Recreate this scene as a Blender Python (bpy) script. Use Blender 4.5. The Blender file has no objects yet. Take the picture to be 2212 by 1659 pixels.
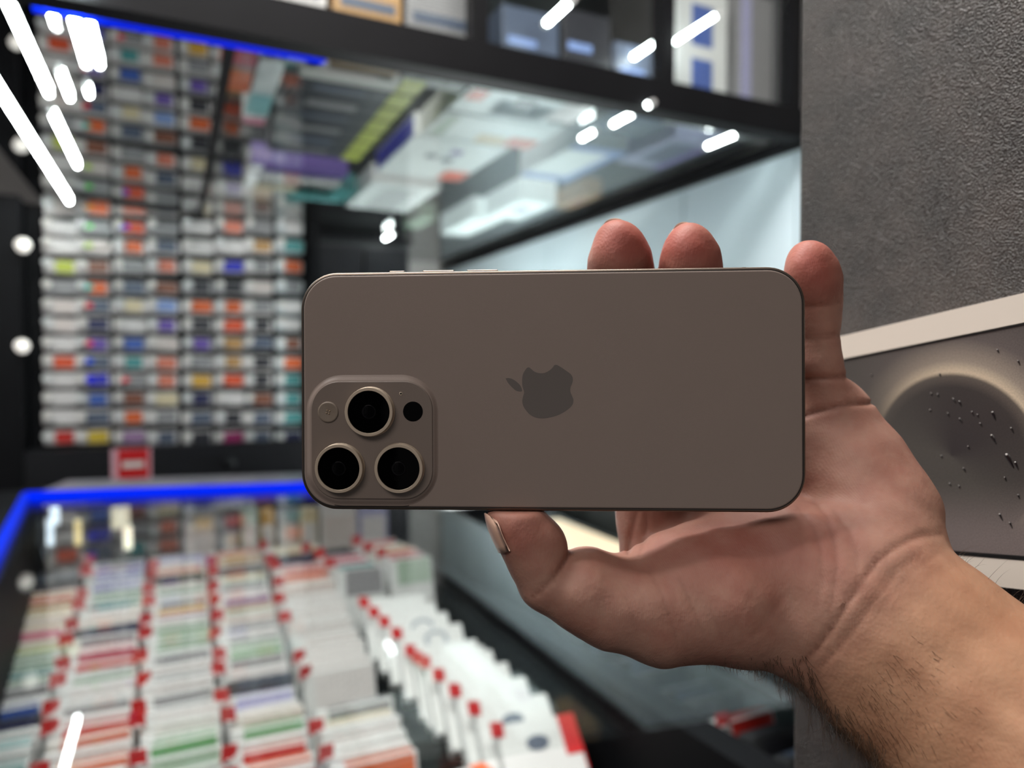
import bpy, bmesh, math, random
import numpy as np
from mathutils import Vector, Matrix

random.seed(7)
rng = np.random.default_rng(7)
scene = bpy.context.scene
COL = scene.collection

# ------------------------------------------------------------------ camera
W, H, FPX = 2212.0, 1659.0, 1534.0
CX, CY = W / 2, H / 2
YAW, PITCH, CAMZ = math.radians(25.4), math.radians(1.48), 1.45
CAM = Vector((0, 0, CAMZ))
FWD = Vector((math.sin(YAW) * math.cos(PITCH), math.cos(YAW) * math.cos(PITCH), -math.sin(PITCH)))
RGT = Vector((math.cos(YAW), -math.sin(YAW), 0))
UPV = RGT.cross(FWD)
cam_data = bpy.data.cameras.new('camera')
cam = bpy.data.objects.new('camera', cam_data)
COL.objects.link(cam)
cam_data.sensor_width = 36.0
cam_data.lens = FPX / W * 36.0
cam_data.clip_start = 0.01
cam_data.dof.use_dof = True
cam_data.dof.focus_distance = 0.223
cam_data.dof.aperture_fstop = 6.6
cam.matrix_world = Matrix(((RGT.x, UPV.x, -FWD.x, CAM.x), (RGT.y, UPV.y, -FWD.y, CAM.y), (RGT.z, UPV.z, -FWD.z, CAM.z), (0, 0, 0, 1)))
scene.camera = cam

# ------------------------------------------------------------------ world, exposure
world = bpy.data.worlds.new('world'); scene.world = world
world.use_nodes = True
world.node_tree.nodes['Background'].inputs[0].default_value = (0.9, 0.86, 0.84, 1)
world.node_tree.nodes['Background'].inputs[1].default_value = 0.26
scene.view_settings.view_transform = 'Standard'
scene.view_settings.look = 'None'
scene.view_settings.gamma = 1.0
scene.view_settings.exposure = 0.0
scene.view_settings.use_curve_mapping = False
scene.cycles.max_bounces = 7
scene.cycles.diffuse_bounces = 3
scene.cycles.glossy_bounces = 3
scene.cycles.transparent_max_bounces = 12
scene.cycles.caustics_reflective = False
scene.cycles.caustics_refractive = False

# ------------------------------------------------------------------ pixel helpers (a pixel gives a direction; a real plane gives the distance)
def ray(px, py):
    return FWD + RGT * ((px - CX) / FPX) - UPV * ((py - CY) / FPX)
def at(px, py, d):
    return CAM + ray(px, py) * d
def on_z(px, py, z):
    r = ray(px, py); return CAM + r * ((z - CAM.z) / r.z)
def on_y(px, py, y):
    r = ray(px, py); return CAM + r * (y / r.y)
def on_x(px, py, x):
    r = ray(px, py); return CAM + r * (x / r.x)
def to_px(p):
    v = Vector(p) - CAM; d = v.dot(FWD)
    return CX + FPX * v.dot(RGT) / d, CY - FPX * v.dot(UPV) / d

# ------------------------------------------------------------------ lamps of the room (large ones)
def area_lamp(name, loc, target, sx, sy, watts, color):
    L = bpy.data.lights.new(name, 'AREA'); L.shape = 'RECTANGLE'; L.size = sx; L.size_y = sy
    L.energy = watts; L.color = color
    o = bpy.data.objects.new(name, L); COL.objects.link(o)
    o.location = loc
    o.rotation_euler = (Vector(target) - Vector(loc)).to_track_quat('-Z', 'Y').to_euler()
    return o
area_lamp('ceiling_lamp', (-0.95, -0.60, 2.45), (0.1, 0.25, 1.4), 1.0, 0.5, 8.8, (1.0, 0.91, 0.85))
area_lamp('ceiling_lamp', (-0.15, 0.50, 2.70), (0.0, 0.9, 0), 1.6, 0.25, 50.0, (1.0, 0.965, 0.93))
area_lamp('ceiling_lamp', (0.3, 1.9, 2.70), (0.3, 1.9, 0), 1.2, 0.8, 9.0, (0.92, 0.98, 1.0))

# ------------------------------------------------------------------ materials
MATS = {}
def mat(name, color=(0.5, 0.5, 0.5), rough=0.5, metal=0.0, emit=0.0, emit_color=None, noise=0.0, nscale=20.0, bump=0.0, bscale=200.0, spec=0.5, coat=0.0, obj_var=0.0):
    if name in MATS: return MATS[name]
    m = bpy.data.materials.new(name); m.use_nodes = True
    nt = m.node_tree; b = nt.nodes['Principled BSDF']
    b.inputs['Base Color'].default_value = (*color, 1)
    b.inputs['Roughness'].default_value = rough
    b.inputs['Metallic'].default_value = metal
    b.inputs['Specular IOR Level'].default_value = spec
    b.inputs['Coat Weight'].default_value = coat
    if emit:
        b.inputs['Emission Color'].default_value = (*(emit_color or color), 1)
        b.inputs['Emission Strength'].default_value = emit
    tc = nt.nodes.new('ShaderNodeTexCoord')
    if noise:
        n = nt.nodes.new('ShaderNodeTexNoise'); n.inputs['Scale'].default_value = nscale; n.inputs['Detail'].default_value = 4
        nt.links.new(tc.outputs['Object'], n.inputs['Vector'])
        r = nt.nodes.new('ShaderNodeMapRange')
        r.inputs['To Min'].default_value = 1 - noise; r.inputs['To Max'].default_value = 1 + noise
        nt.links.new(n.outputs['Fac'], r.inputs['Value'])
        mx = nt.nodes.new('ShaderNodeMix'); mx.data_type = 'RGBA'; mx.blend_type = 'MULTIPLY'
        mx.inputs['Factor'].default_value = 1
        mx.inputs['A'].default_value = (*color, 1)
        nt.links.new(r.outputs['Result'], mx.inputs['B'])
        nt.links.new(mx.outputs['Result'], b.inputs['Base Color'])
    if bump:
        n2 = nt.nodes.new('ShaderNodeTexNoise'); n2.inputs['Scale'].default_value = bscale; n2.inputs['Detail'].default_value = 3
        nt.links.new(tc.outputs['Object'], n2.inputs['Vector'])
        bp = nt.nodes.new('ShaderNodeBump'); bp.inputs['Strength'].default_value = bump; bp.inputs['Distance'].default_value = 0.001
        nt.links.new(n2.outputs['Fac'], bp.inputs['Height']); nt.links.new(bp.outputs['Normal'], b.inputs['Normal'])
    MATS[name] = m
    return m

def srgb(r, g, b):
    f = lambda c: (c / 255 / 12.92) if c / 255 <= 0.04045 else ((c / 255 + 0.055) / 1.055) ** 2.4
    return (f(r), f(g), f(b))

def glass_mat(name, tint, rough=0.0, ior=1.5, base_reflect=0.0):
    """a thin pane: Fresnel reflection over straight transmission"""
    m = bpy.data.materials.new(name); m.use_nodes = True; nt = m.node_tree
    nt.nodes.remove(nt.nodes['Principled BSDF'])
    out = nt.nodes['Material Output']
    tr = nt.nodes.new('ShaderNodeBsdfTransparent'); tr.inputs[0].default_value = (*tint, 1)
    gl = nt.nodes.new('ShaderNodeBsdfGlossy'); gl.inputs['Roughness'].default_value = rough
    fr = nt.nodes.new('ShaderNodeFresnel'); geo = nt.nodes.new('ShaderNodeNewGeometry')
    io = nt.nodes.new('ShaderNodeMapRange'); io.inputs['To Min'].default_value = ior; io.inputs['To Max'].default_value = 1 / ior   # both faces of the pane reflect alike
    nt.links.new(geo.outputs['Backfacing'], io.inputs['Value']); nt.links.new(io.outputs['Result'], fr.inputs['IOR'])
    mr = nt.nodes.new('ShaderNodeMapRange'); mr.inputs['To Min'].default_value = base_reflect; mr.inputs['To Max'].default_value = 1
    nt.links.new(fr.outputs[0], mr.inputs['Value'])
    mx = nt.nodes.new('ShaderNodeMixShader')
    nt.links.new(mr.outputs['Result'], mx.inputs[0]); nt.links.new(tr.outputs[0], mx.inputs[1]); nt.links.new(gl.outputs[0], mx.inputs[2])
    nt.links.new(mx.outputs[0], out.inputs['Surface'])
    MATS[name] = m
    return m

M_BLACK = mat('black_powder_metal', (0.004, 0.004, 0.005), 0.6, noise=0.3, spec=0.12)
M_DARK = mat('dark_laminate', (0.010, 0.010, 0.012), 0.5, noise=0.3, spec=0.25)
M_CHARCOAL = mat('charcoal', (0.04, 0.042, 0.045), 0.5, noise=0.3)
M_WHITE = mat('white_card', (0.70, 0.70, 0.69), 0.45, noise=0.04)
M_WARMWHITE = mat('warm_white_card', (0.74, 0.70, 0.66), 0.5, noise=0.05)
M_RED = mat('red_plastic_tab', srgb(196, 20, 24), 0.4, noise=0.1)
M_CHROME = mat('chrome_wire', (0.75, 0.75, 0.76), 0.2, 1.0, noise=0.05)
M_TUBE = mat('led_tube_lit', (0.9, 1.0, 0.97), 0.4, emit=90.0, emit_color=(0.88, 1.0, 0.98))
M_BLUELED = mat('blue_led_lit', (0.0, 0.01, 0.25), 0.4, emit=1.0, emit_color=(0.0, 0.018, 0.90), spec=0.02)
M_GLASS = glass_mat('clear_glass', (0.97, 0.985, 0.98), ior=1.42)
M_SHELFGLASS = glass_mat('shelf_glass', (0.96, 0.985, 0.98), ior=1.45)
M_MIRROR = glass_mat('mirror_glass', (0.05, 0.06, 0.06), base_reflect=0.62)
M_DARKGLASS = glass_mat('tinted_glass', (0.18, 0.22, 0.23), rough=0.03, ior=1.16)

# ------------------------------------------------------------------ mesh helpers
class MB:
    def __init__(s): s.v = []; s.f = []; s.sm = []
    def add(s, vs, fs, smooth=False):
        n = len(s.v); s.v += [tuple(v) for v in vs]
        for f in fs: s.f.append(tuple(i + n for i in f)); s.sm.append(smooth)
        return s
    def box(s, x0, x1, y0, y1, z0, z1):
        vs = [(x, y, z) for z in (z0, z1) for y in (y0, y1) for x in (x0, x1)]
        return s.add(vs, [(0, 2, 3, 1), (4, 5, 7, 6), (0, 1, 5, 4), (2, 6, 7, 3), (0, 4, 6, 2), (1, 3, 7, 5)])
    def prism(s, poly, z0, z1, smooth=False):
        n = len(poly)
        vs = [(x, y, z0) for x, y in poly] + [(x, y, z1) for x, y in poly]
        fs = [tuple(range(n))[::-1], tuple(range(n, 2 * n))]
        s.add(vs, fs)
        m = len(s.v) - 2 * n
        for i in range(n):
            j = (i + 1) % n; s.f.append((m + i, m + j, m + n + j, m + n + i)); s.sm.append(smooth)
        return s
    def loft(s, rings, cap0=True, cap1=True, smooth=True):
        n = len(rings[0]); vs = [p for r in rings for p in r]; fs = []
        base = len(s.v); s.v += [tuple(p) for p in vs]
        for k in range(len(rings) - 1):
            for i in range(n):
                j = (i + 1) % n
                s.f.append((base + k * n + i, base + k * n + j, base + (k + 1) * n + j, base + (k + 1) * n + i)); s.sm.append(smooth)
        if cap0: s.f.append(tuple(base + i for i in range(n))[::-1]); s.sm.append(False)
        if cap1: s.f.append(tuple(base + (len(rings) - 1) * n + i for i in range(n))); s.sm.append(False)
        return s
    def tube(s, a, b, r, n=10, r2=None):
        a, b = Vector(a), Vector(b); d = (b - a).normalized()
        u = d.orthogonal().normalized(); w = d.cross(u)
        ring = lambda c, rr: [c + (u * math.cos(t) + w * math.sin(t)) * rr for t in [2 * math.pi * i / n for i in range(n)]]
        return s.loft([ring(a, r), ring(b, r if r2 is None else r2)])
    def lathe(s, prof, n=48, smooth=True):
        """profile (r, z) turned about z"""
        rings = [[(r * math.cos(2 * math.pi * i / n), r * math.sin(2 * math.pi * i / n), z) for i in range(n)] for r, z in prof]
        return s.loft(rings, prof[0][0] > 1e-6, prof[-1][0] > 1e-6, smooth)
    def mesh(s, name):
        me = bpy.data.meshes.new(name); me.from_pydata(s.v, [], s.f); me.validate()
        if len(me.polygons) == len(s.sm): me.polygons.foreach_set('use_smooth', s.sm)
        me.update(); return me
    def build(s, name, m, parent=None, loc=None):
        return link(name, s.mesh(name), m, parent, loc)

def link(name, me, m, parent=None, loc=None):
    if m is not None and not me.materials: me.materials.append(m)
    o = bpy.data.objects.new(name, me); COL.objects.link(o)
    if parent is not None: o.parent = parent
    if loc is not None: o.location = loc
    return o
def link_shared(name, me, m, parent=None):
    """share the mesh, keep the material on the object"""
    if not me.materials: me.materials.append(m)
    o = bpy.data.objects.new(name, me); COL.objects.link(o)
    o.material_slots[0].link = 'OBJECT'; o.material_slots[0].material = m
    if parent is not None: o.parent = parent
    return o
def empty(name, loc=(0, 0, 0), rot=(0, 0, 0)):
    o = bpy.data.objects.new(name, None); COL.objects.link(o); o.location = loc; o.rotation_euler = rot
    o.empty_display_size = 0.05
    return o
def tag(o, label=None, cat=None, group=None, kind=None):
    if label: o['label'] = label
    if cat: o['category'] = cat
    if group: o['group'] = group
    if kind: o['kind'] = kind
    return o
def rbox_mesh(name, sx, sy, sz, r=0.0015, seg=2, zbase=True):
    bm = bmesh.new(); bmesh.ops.create_cube(bm, size=1)
    bmesh.ops.scale(bm, vec=(sx, sy, sz), verts=bm.verts)
    if zbase: bmesh.ops.translate(bm, vec=(0, 0, sz / 2), verts=bm.verts)
    if r > 0: bmesh.ops.bevel(bm, geom=bm.edges[:], offset=r, segments=seg, affect='EDGES', profile=0.5)
    me = bpy.data.meshes.new(name); bm.to_mesh(me); bm.free(); return me
def rounded_rect(hx, hy, r, n=10):
    pts = []
    for cx, cy, a0 in ((hx - r, hy - r, 0), (-hx + r, hy - r, 90), (-hx + r, -hy + r, 180), (hx - r, -hy + r, 270)):
        for i in range(n + 1):
            a = math.radians(a0 + 90 * i / n); pts.append((cx + r * math.cos(a), cy + r * math.sin(a)))
    return pts

ZG = CAMZ + 0.475      # underside of the overhead glass
YF = 1.05              # plane of the overhead cabinet's front
XW = 1.16              # right wall
YB = 2.45              # face of the case rack

# ================================================================== STRUCTURE
def struct(name, mb, m): return tag(mb.build(name, m), kind='structure')
M_FLOOR = mat('floor_tile', (0.035, 0.035, 0.035), 0.6, noise=0.15, nscale=3, spec=0.15)
M_CEIL = mat('ceiling_paint', (0.35, 0.34, 0.34), 0.7, noise=0.05)
M_WALLDARK = mat('dark_wall', (0.03, 0.03, 0.032), 0.6, noise=0.2)
M_WALLGREY = mat('grey_wall', (0.42, 0.41, 0.40), 0.6, noise=0.06)
struct('floor', MB().box(-1.6, 2.4, -1.6, 3.6, -0.05, 0), M_FLOOR)
struct('ceiling', MB().box(-1.6, 2.4, -1.6, 3.6, 2.75, 2.8), M_CEIL)
struct('wall_left', MB().box(-1.62, -1.56, -1.6, 3.6, 0, 2.75), M_WALLDARK)
struct('wall_back', MB().box(-1.56, 1.3, 3.3, 3.36, 0, 2.75), M_WALLGREY)
# right wall: pale panels between the overhead cabinet and the low warm strip
M_PANEL = mat('pale_blue_wall_panel', srgb(204, 220, 227), 0.35, noise=0.03, nscale=4)
wr = struct('wall_right', MB().box(XW + 0.012, XW + 0.06, 0.3, 3.3, 0, 2.75), M_WALLGREY)
yy = 0.36
for k in range(8):
    w = 0.36
    MB().box(XW, XW + 0.012, yy, yy + w - 0.004, CAMZ - 0.34, ZG - 0.033).build('wall_panel', M_PANEL, wr)
    yy += w
MB().box(XW - 0.012, XW + 0.012, 0.36, 3.2, ZG - 0.032, ZG - 0.005).build('cornice', M_BLACK, wr)
MB().box(XW - 0.004, XW + 0.012, 0.36, 3.2, CAMZ - 1.4, CAMZ - 0.342).build('lower_panel', mat('lower_panel_grey', (0.040, 0.043, 0.041), 0.6, noise=0.08, spec=0.12), wr)

# ================================================================== PHONE
def phone_basis():
    l = at(650, 845.0, 0.2297); r = at(1741, 841.5, 0.2197)
    ex = (r - l).normalized()
    c = (l + r) / 2
    t = at(1195, 584.5, 0.2247); b = at(1195, 1102, 0.2247)
    n = ex.cross((t - b)).normalized()
    if n.dot(CAM - c) < 0: n = -n
    ey = n.cross(ex).normalized()
    return c, ex, ey, n
PC, PX, PY, PN = phone_basis()
PH = Matrix(((PX.x, PY.x, PN.x, PC.x), (PX.y, PY.y, PN.y, PC.y), (PX.z, PY.z, PN.z, PC.z), (0, 0, 0, 1)))
PHI = PH.inverted()
def pl(px, py, h=0.0):
    o = PHI @ CAM; d = PHI.to_3x3() @ ray(px, py)
    t = (h - o.z) / d.z
    return o.x + d.x * t, o.y + d.y * t
M_TITAN = mat('natural_titanium', srgb(124, 112, 102), 0.36, 0.9, noise=0.05, nscale=300)
M_BACKGLASS = mat('frosted_grey_glass', srgb(145, 131, 123), 0.42, 0.0, noise=0.03, nscale=60, bump=0.05, bscale=4000, spec=0.35)
M_PLATEAU = mat('camera_plate_glass', srgb(128, 116, 108), 0.30, 0.0, noise=0.03, nscale=60, spec=0.45)
M_LOGO = mat('logo_gloss', srgb(106, 99, 95), 0.07, 0.0, spec=0.5, noise=0.03)
M_LENSBLK = mat('lens_black', (0.0010, 0.0010, 0.0012), 0.03, noise=0.1, spec=0.07)
M_LENSIN = mat('lens_inner', (0.003, 0.003, 0.004), 0.15, noise=0.1, spec=0.2)
M_RING = mat('lens_ring_titanium', srgb(206, 190, 170), 0.45, 0.55, noise=0.05, nscale=400)
M_GAP = mat('black_gasket', (0.004, 0.003, 0.003), 0.5, noise=0.1)

phone = empty('smartphone'); phone.matrix_world = PH
tag(phone, 'grey titanium smartphone held sideways, back with three lenses facing the camera', 'phone')
LX, LY, TH, RC = 0.1597 / 2, 0.0765 / 2, 0.00825, 0.0118
def ring_pts(inset, z, n=14):
    return [(x, y, z) for x, y in rounded_rect(LX - inset, LY - inset, RC - inset, n)]
# titanium band with softly rounded edges
rings = [ring_pts(0.0011, -TH + 0.0001)]
for k in range(0, 6):
    a = math.radians(90 * k / 5); rings.append(ring_pts(0.0009 * (1 - math.sin(a)), -TH + 0.0011 - 0.0009 * math.cos(a)))
for k in range(5, -1, -1):
    a = math.radians(90 * k / 5); rings.append(ring_pts(0.0009 * (1 - math.sin(a)), -0.0011 + 0.0009 * math.cos(a)))
MB().loft(rings, True, True).build('frame_band', M_TITAN, phone)
MB().loft([ring_pts(0.00085, -0.0004), ring_pts(0.00085, -0.00012)]).build('gasket_line', M_GAP, phone)
MB().loft([ring_pts(0.00115, -0.0003), ring_pts(0.00115, -0.0001), ring_pts(0.0013, 0.0), ring_pts(0.0016, 0.00005)]).build('back_glass', M_BACKGLASS, phone)
MB().loft([ring_pts(0.0012, -TH - 0.0003), ring_pts(0.0012, -TH + 0.0001)]).build('front_glass', M_LENSBLK, phone)
# camera plateau: soft ramp, then a flat plate
(ax0, ay0), (ax1, ay1) = pl(661, 1093), pl(947, 808)
(bx0, by0), (bx1, by1) = pl(673, 1077, 0.0014), pl(934, 823, 0.0014)
def rr(x0, x1, y0, y1, r, z, n=14):
    return [((x0 + x1) / 2 + x, (y0 + y1) / 2 + y, z) for x, y in rounded_rect((x1 - x0) / 2, (y1 - y0) / 2, r, n)]
rings = []
for k in range(9):
    t = k / 8; s = t * t * (3 - 2 * t)
    rings.append(rr(ax0 + (bx0 - ax0) * t, ax1 + (bx1 - ax1) * t, ay0 + (by0 - ay0) * t, ay1 + (by1 - ay1) * t, 0.0122 + (0.0092 - 0.0122) * t, 0.00002 + 0.0011 * s))
ramp = MB().loft(rings, True, True).build('camera_ramp', M_BACKGLASS, phone)
hp = 0.0016
plate = MB().loft([rr(bx0, bx1, by0, by1, 0.0092, 0.001), rr(bx0, bx1, by0, by1, 0.0092, hp - 0.0002), rr(bx0 + 0.0001, bx1 - 0.0001, by0 + 0.0001, by1 - 0.0001, 0.0091, hp - 0.00005), rr(bx0 + 0.0003, bx1 - 0.0003, by0 + 0.0003, by1 - 0.0003, 0.0089, hp)]).build('camera_plate', M_PLATEAU, phone)
pxm = 0.2285 / FPX
hl = hp + 0.0023
for (cx, cy) in ((796, 890), (731, 1012.6), (860.5, 1012.6)):
    x, y = pl(cx, cy, hl)
    R = 53.0 * (0.2285 - hl) / FPX
    rg = MB().lathe([(R * 1.03, hp - 0.0003), (R * 1.03, hp + 0.0004), (R * 1.01, hp + 0.0006), (R, hl - 0.0003), (R * 0.985, hl), (R * 0.875, hl), (R * 0.865, hl - 0.0001), (R * 0.86, hl - 0.0004)], 72, False).build('lens_ring', M_RING, phone, (x, y, 0))
    ln = MB().lathe([(R * 0.885, hl - 0.0006), (R * 0.875, hl - 0.00028), (R * 0.5, hl - 0.00025), (0.0, hl - 0.00025)], 64, False).build('lens_glass', M_LENSBLK, rg)
    MB().lathe([(R * 0.30, hl - 0.0002), (R * 0.27, hl - 0.00016), (R * 0.24, hl - 0.0002), (R * 0.0, hl - 0.0002)], 48).build('lens_element', M_LENSIN, ln)
x, y = pl(709, 890, hp)
fl = MB().lathe([(22.5 * pxm, hp - 0.0002), (22.5 * pxm, hp + 0.0002), (22 * pxm, hp + 0.0004), (19 * pxm, hp + 0.00045), (12 * pxm, hp + 0.0002), (0, hp + 0.00015)], 40).build('flash', mat('flash_diffuser', srgb(136, 124, 112), 0.25, noise=0.08, nscale=900), phone, (x, y, 0))
for k in range(4):
    a = k * math.pi / 2 + 0.5
    MB().lathe([(0.00035, hp + 0.00016), (0.0002, hp + 0.0004), (0, hp + 0.00042)], 10).build('flash_diode', mat('diode', srgb(170, 150, 126), 0.2, noise=0.05), fl, (0.0006 * math.cos(a), 0.0006 * math.sin(a), 0))
x, y = pl(892, 889, hp)
MB().lathe([(21.4 * pxm, hp - 0.0002), (21.4 * pxm, hp + 0.00004), (0, hp + 0.00004)], 40, False).build('depth_sensor', M_LENSBLK, phone, (x, y, 0))
x, y = pl(866, 850.5, hp)
mic = MB().lathe([(3.6 * pxm, hp - 0.0001), (3.6 * pxm, hp + 0.0001), (2.4 * pxm, hp + 0.0001), (2.2 * pxm, hp + 0.00005), (0, hp + 0.00005)], 16).build('microphone_hole', M_RING, phone, (x, y, 0))
MB().lathe([(2.1 * pxm, hp + 0.00004), (2.1 * pxm, hp + 0.0001), (0, hp + 0.0001)], 12).build('mesh_cover', M_GAP, mic)
# emblem: apple outline with a bite, leaf to the left (phone lies on its side)
def zoomed(pts): return [pl(1050 + x / 9.217, 760 + y / 9.217) for x, y in pts]
def spline(pts, n=5):
    out = []; N = len(pts)
    for i in range(N):
        p0, p1, p2, p3 = (Vector(pts[(i + k - 1) % N]) for k in range(4))
        for j in range(n):
            t = j / n
            out.append(0.5 * ((2 * p1) + (p2 - p0) * t + (2 * p0 - 5 * p1 + 4 * p2 - p3) * t * t + (3 * p1 - p0 - 3 * p2 + p3) * t ** 3))
    return [(v.x, v.y) for v in out]
def flat_plate(name, poly, m, parent, z0, z1):
    if sum(poly[i][0] * poly[(i + 1) % len(poly)][1] - poly[(i + 1) % len(poly)][0] * poly[i][1] for i in range(len(poly))) < 0: poly = poly[::-1]
    return MB().prism(poly, z0, z1).build(name, m, parent)
lobe = [(757, 800), (722, 670), (722, 500), (765, 385), (845, 308)]
bite = [(890, 345), (960, 392), (1060, 424), (1160, 420), (1260, 372), (1330, 308), (1368, 262)]
rest = [(1440, 275), (1600, 380), (1695, 455), (1727, 540), (1712, 630), (1682, 705), (1678, 790), (1712, 880), (1738, 960), (1715, 1060), (1600, 1168), (1450, 1252), (1300, 1300), (1150, 1325), (1000, 1312), (880, 1255), (795, 1165), (740, 1075), (722, 985), (735, 895)]
body = spline(zoomed(lobe[:-1]) + zoomed([(845, 308)]) + zoomed(bite[1:]) + zoomed(rest), 4)
emblem = flat_plate('emblem', body, M_LOGO, phone, 0.00004, 0.00008)
flat_plate('emblem_leaf', spline(zoomed([(400, 525), (500, 532), (600, 590), (680, 670), (716, 765), (690, 790), (600, 772), (510, 700), (440, 620), (408, 565)]), 4), M_LOGO, emblem, 0.00004, 0.00008)
# side buttons on the long upper edge
for x0, x1 in ((842, 876), (914, 982), (1009, 1076)):
    (a, _), (b, _) = pl(x0, 588, -0.004), pl(x1, 588, -0.004)
    me = rbox_mesh('side_button', b - a, 0.0011, 0.0026, 0.0004, 3, False)
    link('side_button', me, M_TITAN, phone, ((a + b) / 2, LY + 0.0002, -0.0041))
M_ANT = mat('antenna_line', srgb(92, 86, 80), 0.5, noise=0.05)
for (x, y, sx, sy) in ((-LX + 0.0185, LY, 0.0012, 0.0001), (LX - 0.0185, LY, 0.0012, 0.0001), (-LX, -LY + 0.0175, 0.0001, 0.0012), (LX, LY - 0.0175, 0.0001, 0.0012), (-LX + 0.0185, -LY, 0.0012, 0.0001)):
    link('antenna_line', rbox_mesh('antenna_line', max(sx, 0.0001), max(sy, 0.0001), 0.0064, 0, 1, False), M_ANT, phone, (x, y, -TH / 2))

# ================================================================== HAND AND FOREARM
def hand():
    h = 0.00105
    x0, x1, y0, y1, z0, z1 = -0.016, 0.232, -0.178, 0.060, 0.132, 0.297
    X = np.arange(x0, x1, h, dtype=np.float32); Y = np.arange(y0, y1, h, dtype=np.float32); Z = np.arange(z0, z1, h, dtype=np.float32)
    def c3(p): return np.array([(p[0] - CX) / FPX * p[2], -(p[1] - CY) / FPX * p[2], p[2]], dtype=np.float32)
    F = np.full((len(X), len(Y), len(Z)), 0.05, dtype=np.float32)
    def window(lo, hi, pad):
        sl = []
        for A, l, u in zip((X, Y, Z), lo, hi):
            i = int(np.searchsorted(A, l - pad)); j = int(np.searchsorted(A, u + pad)); sl.append(slice(max(i, 0), max(j, i + 1)))
        g = np.meshgrid(X[sl[0]], Y[sl[1]], Z[sl[2]], indexing='ij', sparse=True)
        return tuple(sl), g
    def smin(a, b, k):
        hh = np.clip(0.5 + 0.5 * (b - a) / k, 0, 1)
        return b + (a - b) * hh - k * hh * (1 - hh)
    def cone(T, a, b, k=0.003, s=1.0):
        A, B = c3(a), c3(b); ra, rb = a[3] * a[2] / FPX, b[3] * b[2] / FPX
        R = max(ra, rb)
        sl, g = window(np.minimum(A, B) - R, np.maximum(A, B) + R, 0.012)
        A2, B2 = A.copy(), B.copy(); A2[2] /= s; B2[2] /= s
        d = B2 - A2; L = float(d @ d) + 1e-12
        px, py, pz = g[0] - A2[0], g[1] - A2[1], g[2] / s - A2[2]
        t = np.clip((px * d[0] + py * d[1] + pz * d[2]) / L, 0, 1)
        dist = np.sqrt((px - t * d[0]) ** 2 + (py - t * d[1]) ** 2 + (pz - t * d[2]) ** 2) - (ra + (rb - ra) * t)
        T[sl] = smin(T[sl], dist, k)
    def chain(T, pts, k=0.003, s=1.0):
        for a, b in zip(pts, pts[1:]): cone(T, a, b, k, s)
    def ell(T, c, rx, ry, rz, ang=0.0, k=0.006):
        C = c3(c); rx, ry = rx * c[2] / FPX, ry * c[2] / FPX
        R = max(rx, ry, rz)
        sl, g = window(C - R, C + R, 0.012)
        ca, sa = math.cos(math.radians(ang)), math.sin(math.radians(ang))
        px, py, pz = g[0] - C[0], g[1] - C[1], g[2] - C[2]
        qx, qy = px * ca - py * sa, px * sa + py * ca      # ang turns clockwise in the picture
        k0 = np.sqrt((qx / rx) ** 2 + (qy / ry) ** 2 + (pz / rz) ** 2) + 1e-6
        k1 = np.sqrt((qx / rx ** 2) ** 2 + (qy / ry ** 2) ** 2 + (pz / rz ** 2) ** 2) + 1e-6
        T[sl] = smin(T[sl], k0 * (k0 - 1) / k1, k)
    new = lambda: np.full(F.shape, 0.05, dtype=np.float32)
    # --- palm, thenar, heel, wrist, forearm
    P = new()
    chain(P, [(1850, 1312, .2300, 214), (1990, 1432, .2220, 222), (2330, 1722, .2000, 288), (2760, 2080, .1700, 360)], .006, .68)
    ell(P, (1610, 1276, .2370), 265, 152, .0175, 8, .010)          # ball of the thumb
    ell(P, (1700, 1200, .2420), 170, 120, .0190, 30, .010)
    ell(P, (1760, 1040, .2590), 190, 260, .0125, -28, .010)         # hollow of the palm
    chain(P, [(1796, 905, .2520, 70), (1850, 1020, .2480, 104), (1898, 1120, .2420, 118), (1880, 1230, .2350, 150)], .008, .85)
    chain(P, [(1440, 1222, .2600, 88), (1560, 1130, .2640, 90), (1700, 980, .2640, 90), (1790, 910, .2580, 74)], .010)   # knuckle line behind the phone
    # --- thumb
    T = new()
    chain(T, [(1200, 1262, .2310, 68), (1262, 1276, .2320, 90), (1330, 1302, .2330, 98), (1430, 1312, .2350, 112)], .003)
    cone(P, (1430, 1312, .2350, 112), (1560, 1290, .2360, 140), .006)
    P = smin(P, T, .006)
    D = new()
    chain(D, [(1180, 1252, .2300, 66), (1160, 1205, .2295, 63), (1138, 1160, .2290, 62), (1122, 1132, .2290, 60)], .002)
    cone(D, (1120, 1128, .2290, 56), (1098, 1122, .2300, 50), .002)
    ell(D, (1172, 1172, .2285), 52, 58, .0078, -28, .002)
    P = smin(P, D, .0009)
    # --- fingers; the index stays behind the phone
    G = new()
    index = [(1438, 1215, .2620, 92), (1412, 1120, .2640, 80), (1392, 980, .2660, 74), (1330, 850, .2660, 68), (1262, 760, .2600, 62), (1215, 705, .2540, 56), (1200, 690, .2520, 46)]
    middle = [(1570, 1110, .2680, 88), (1480, 900, .2740, 80), (1400, 745, .2690, 74), (1356, 640, .2560, 70), (1340, 575, .2450, 68), (1338, 548, .2420, 64), (1336, 524, .2405, 47)]
    ring = [(1690, 1030, .2660, 86), (1610, 860, .2730, 78), (1540, 720, .2680, 70), (1504, 640, .2560, 66), (1492, 578, .2450, 63.5), (1489, 552, .2425, 60), (1484, 530, .2410, 46)]
    pinky = [(1806, 900, .2530, 66), (1780, 838, .2500, 48), (1764, 775, .2480, 49), (1764, 731, .2465, 45.5), (1764, 690, .2445, 48), (1762, 650, .2425, 50), (1758, 606, .2400, 55), (1751, 578, .2390, 53), (1748, 566, .2385, 43)]
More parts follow.
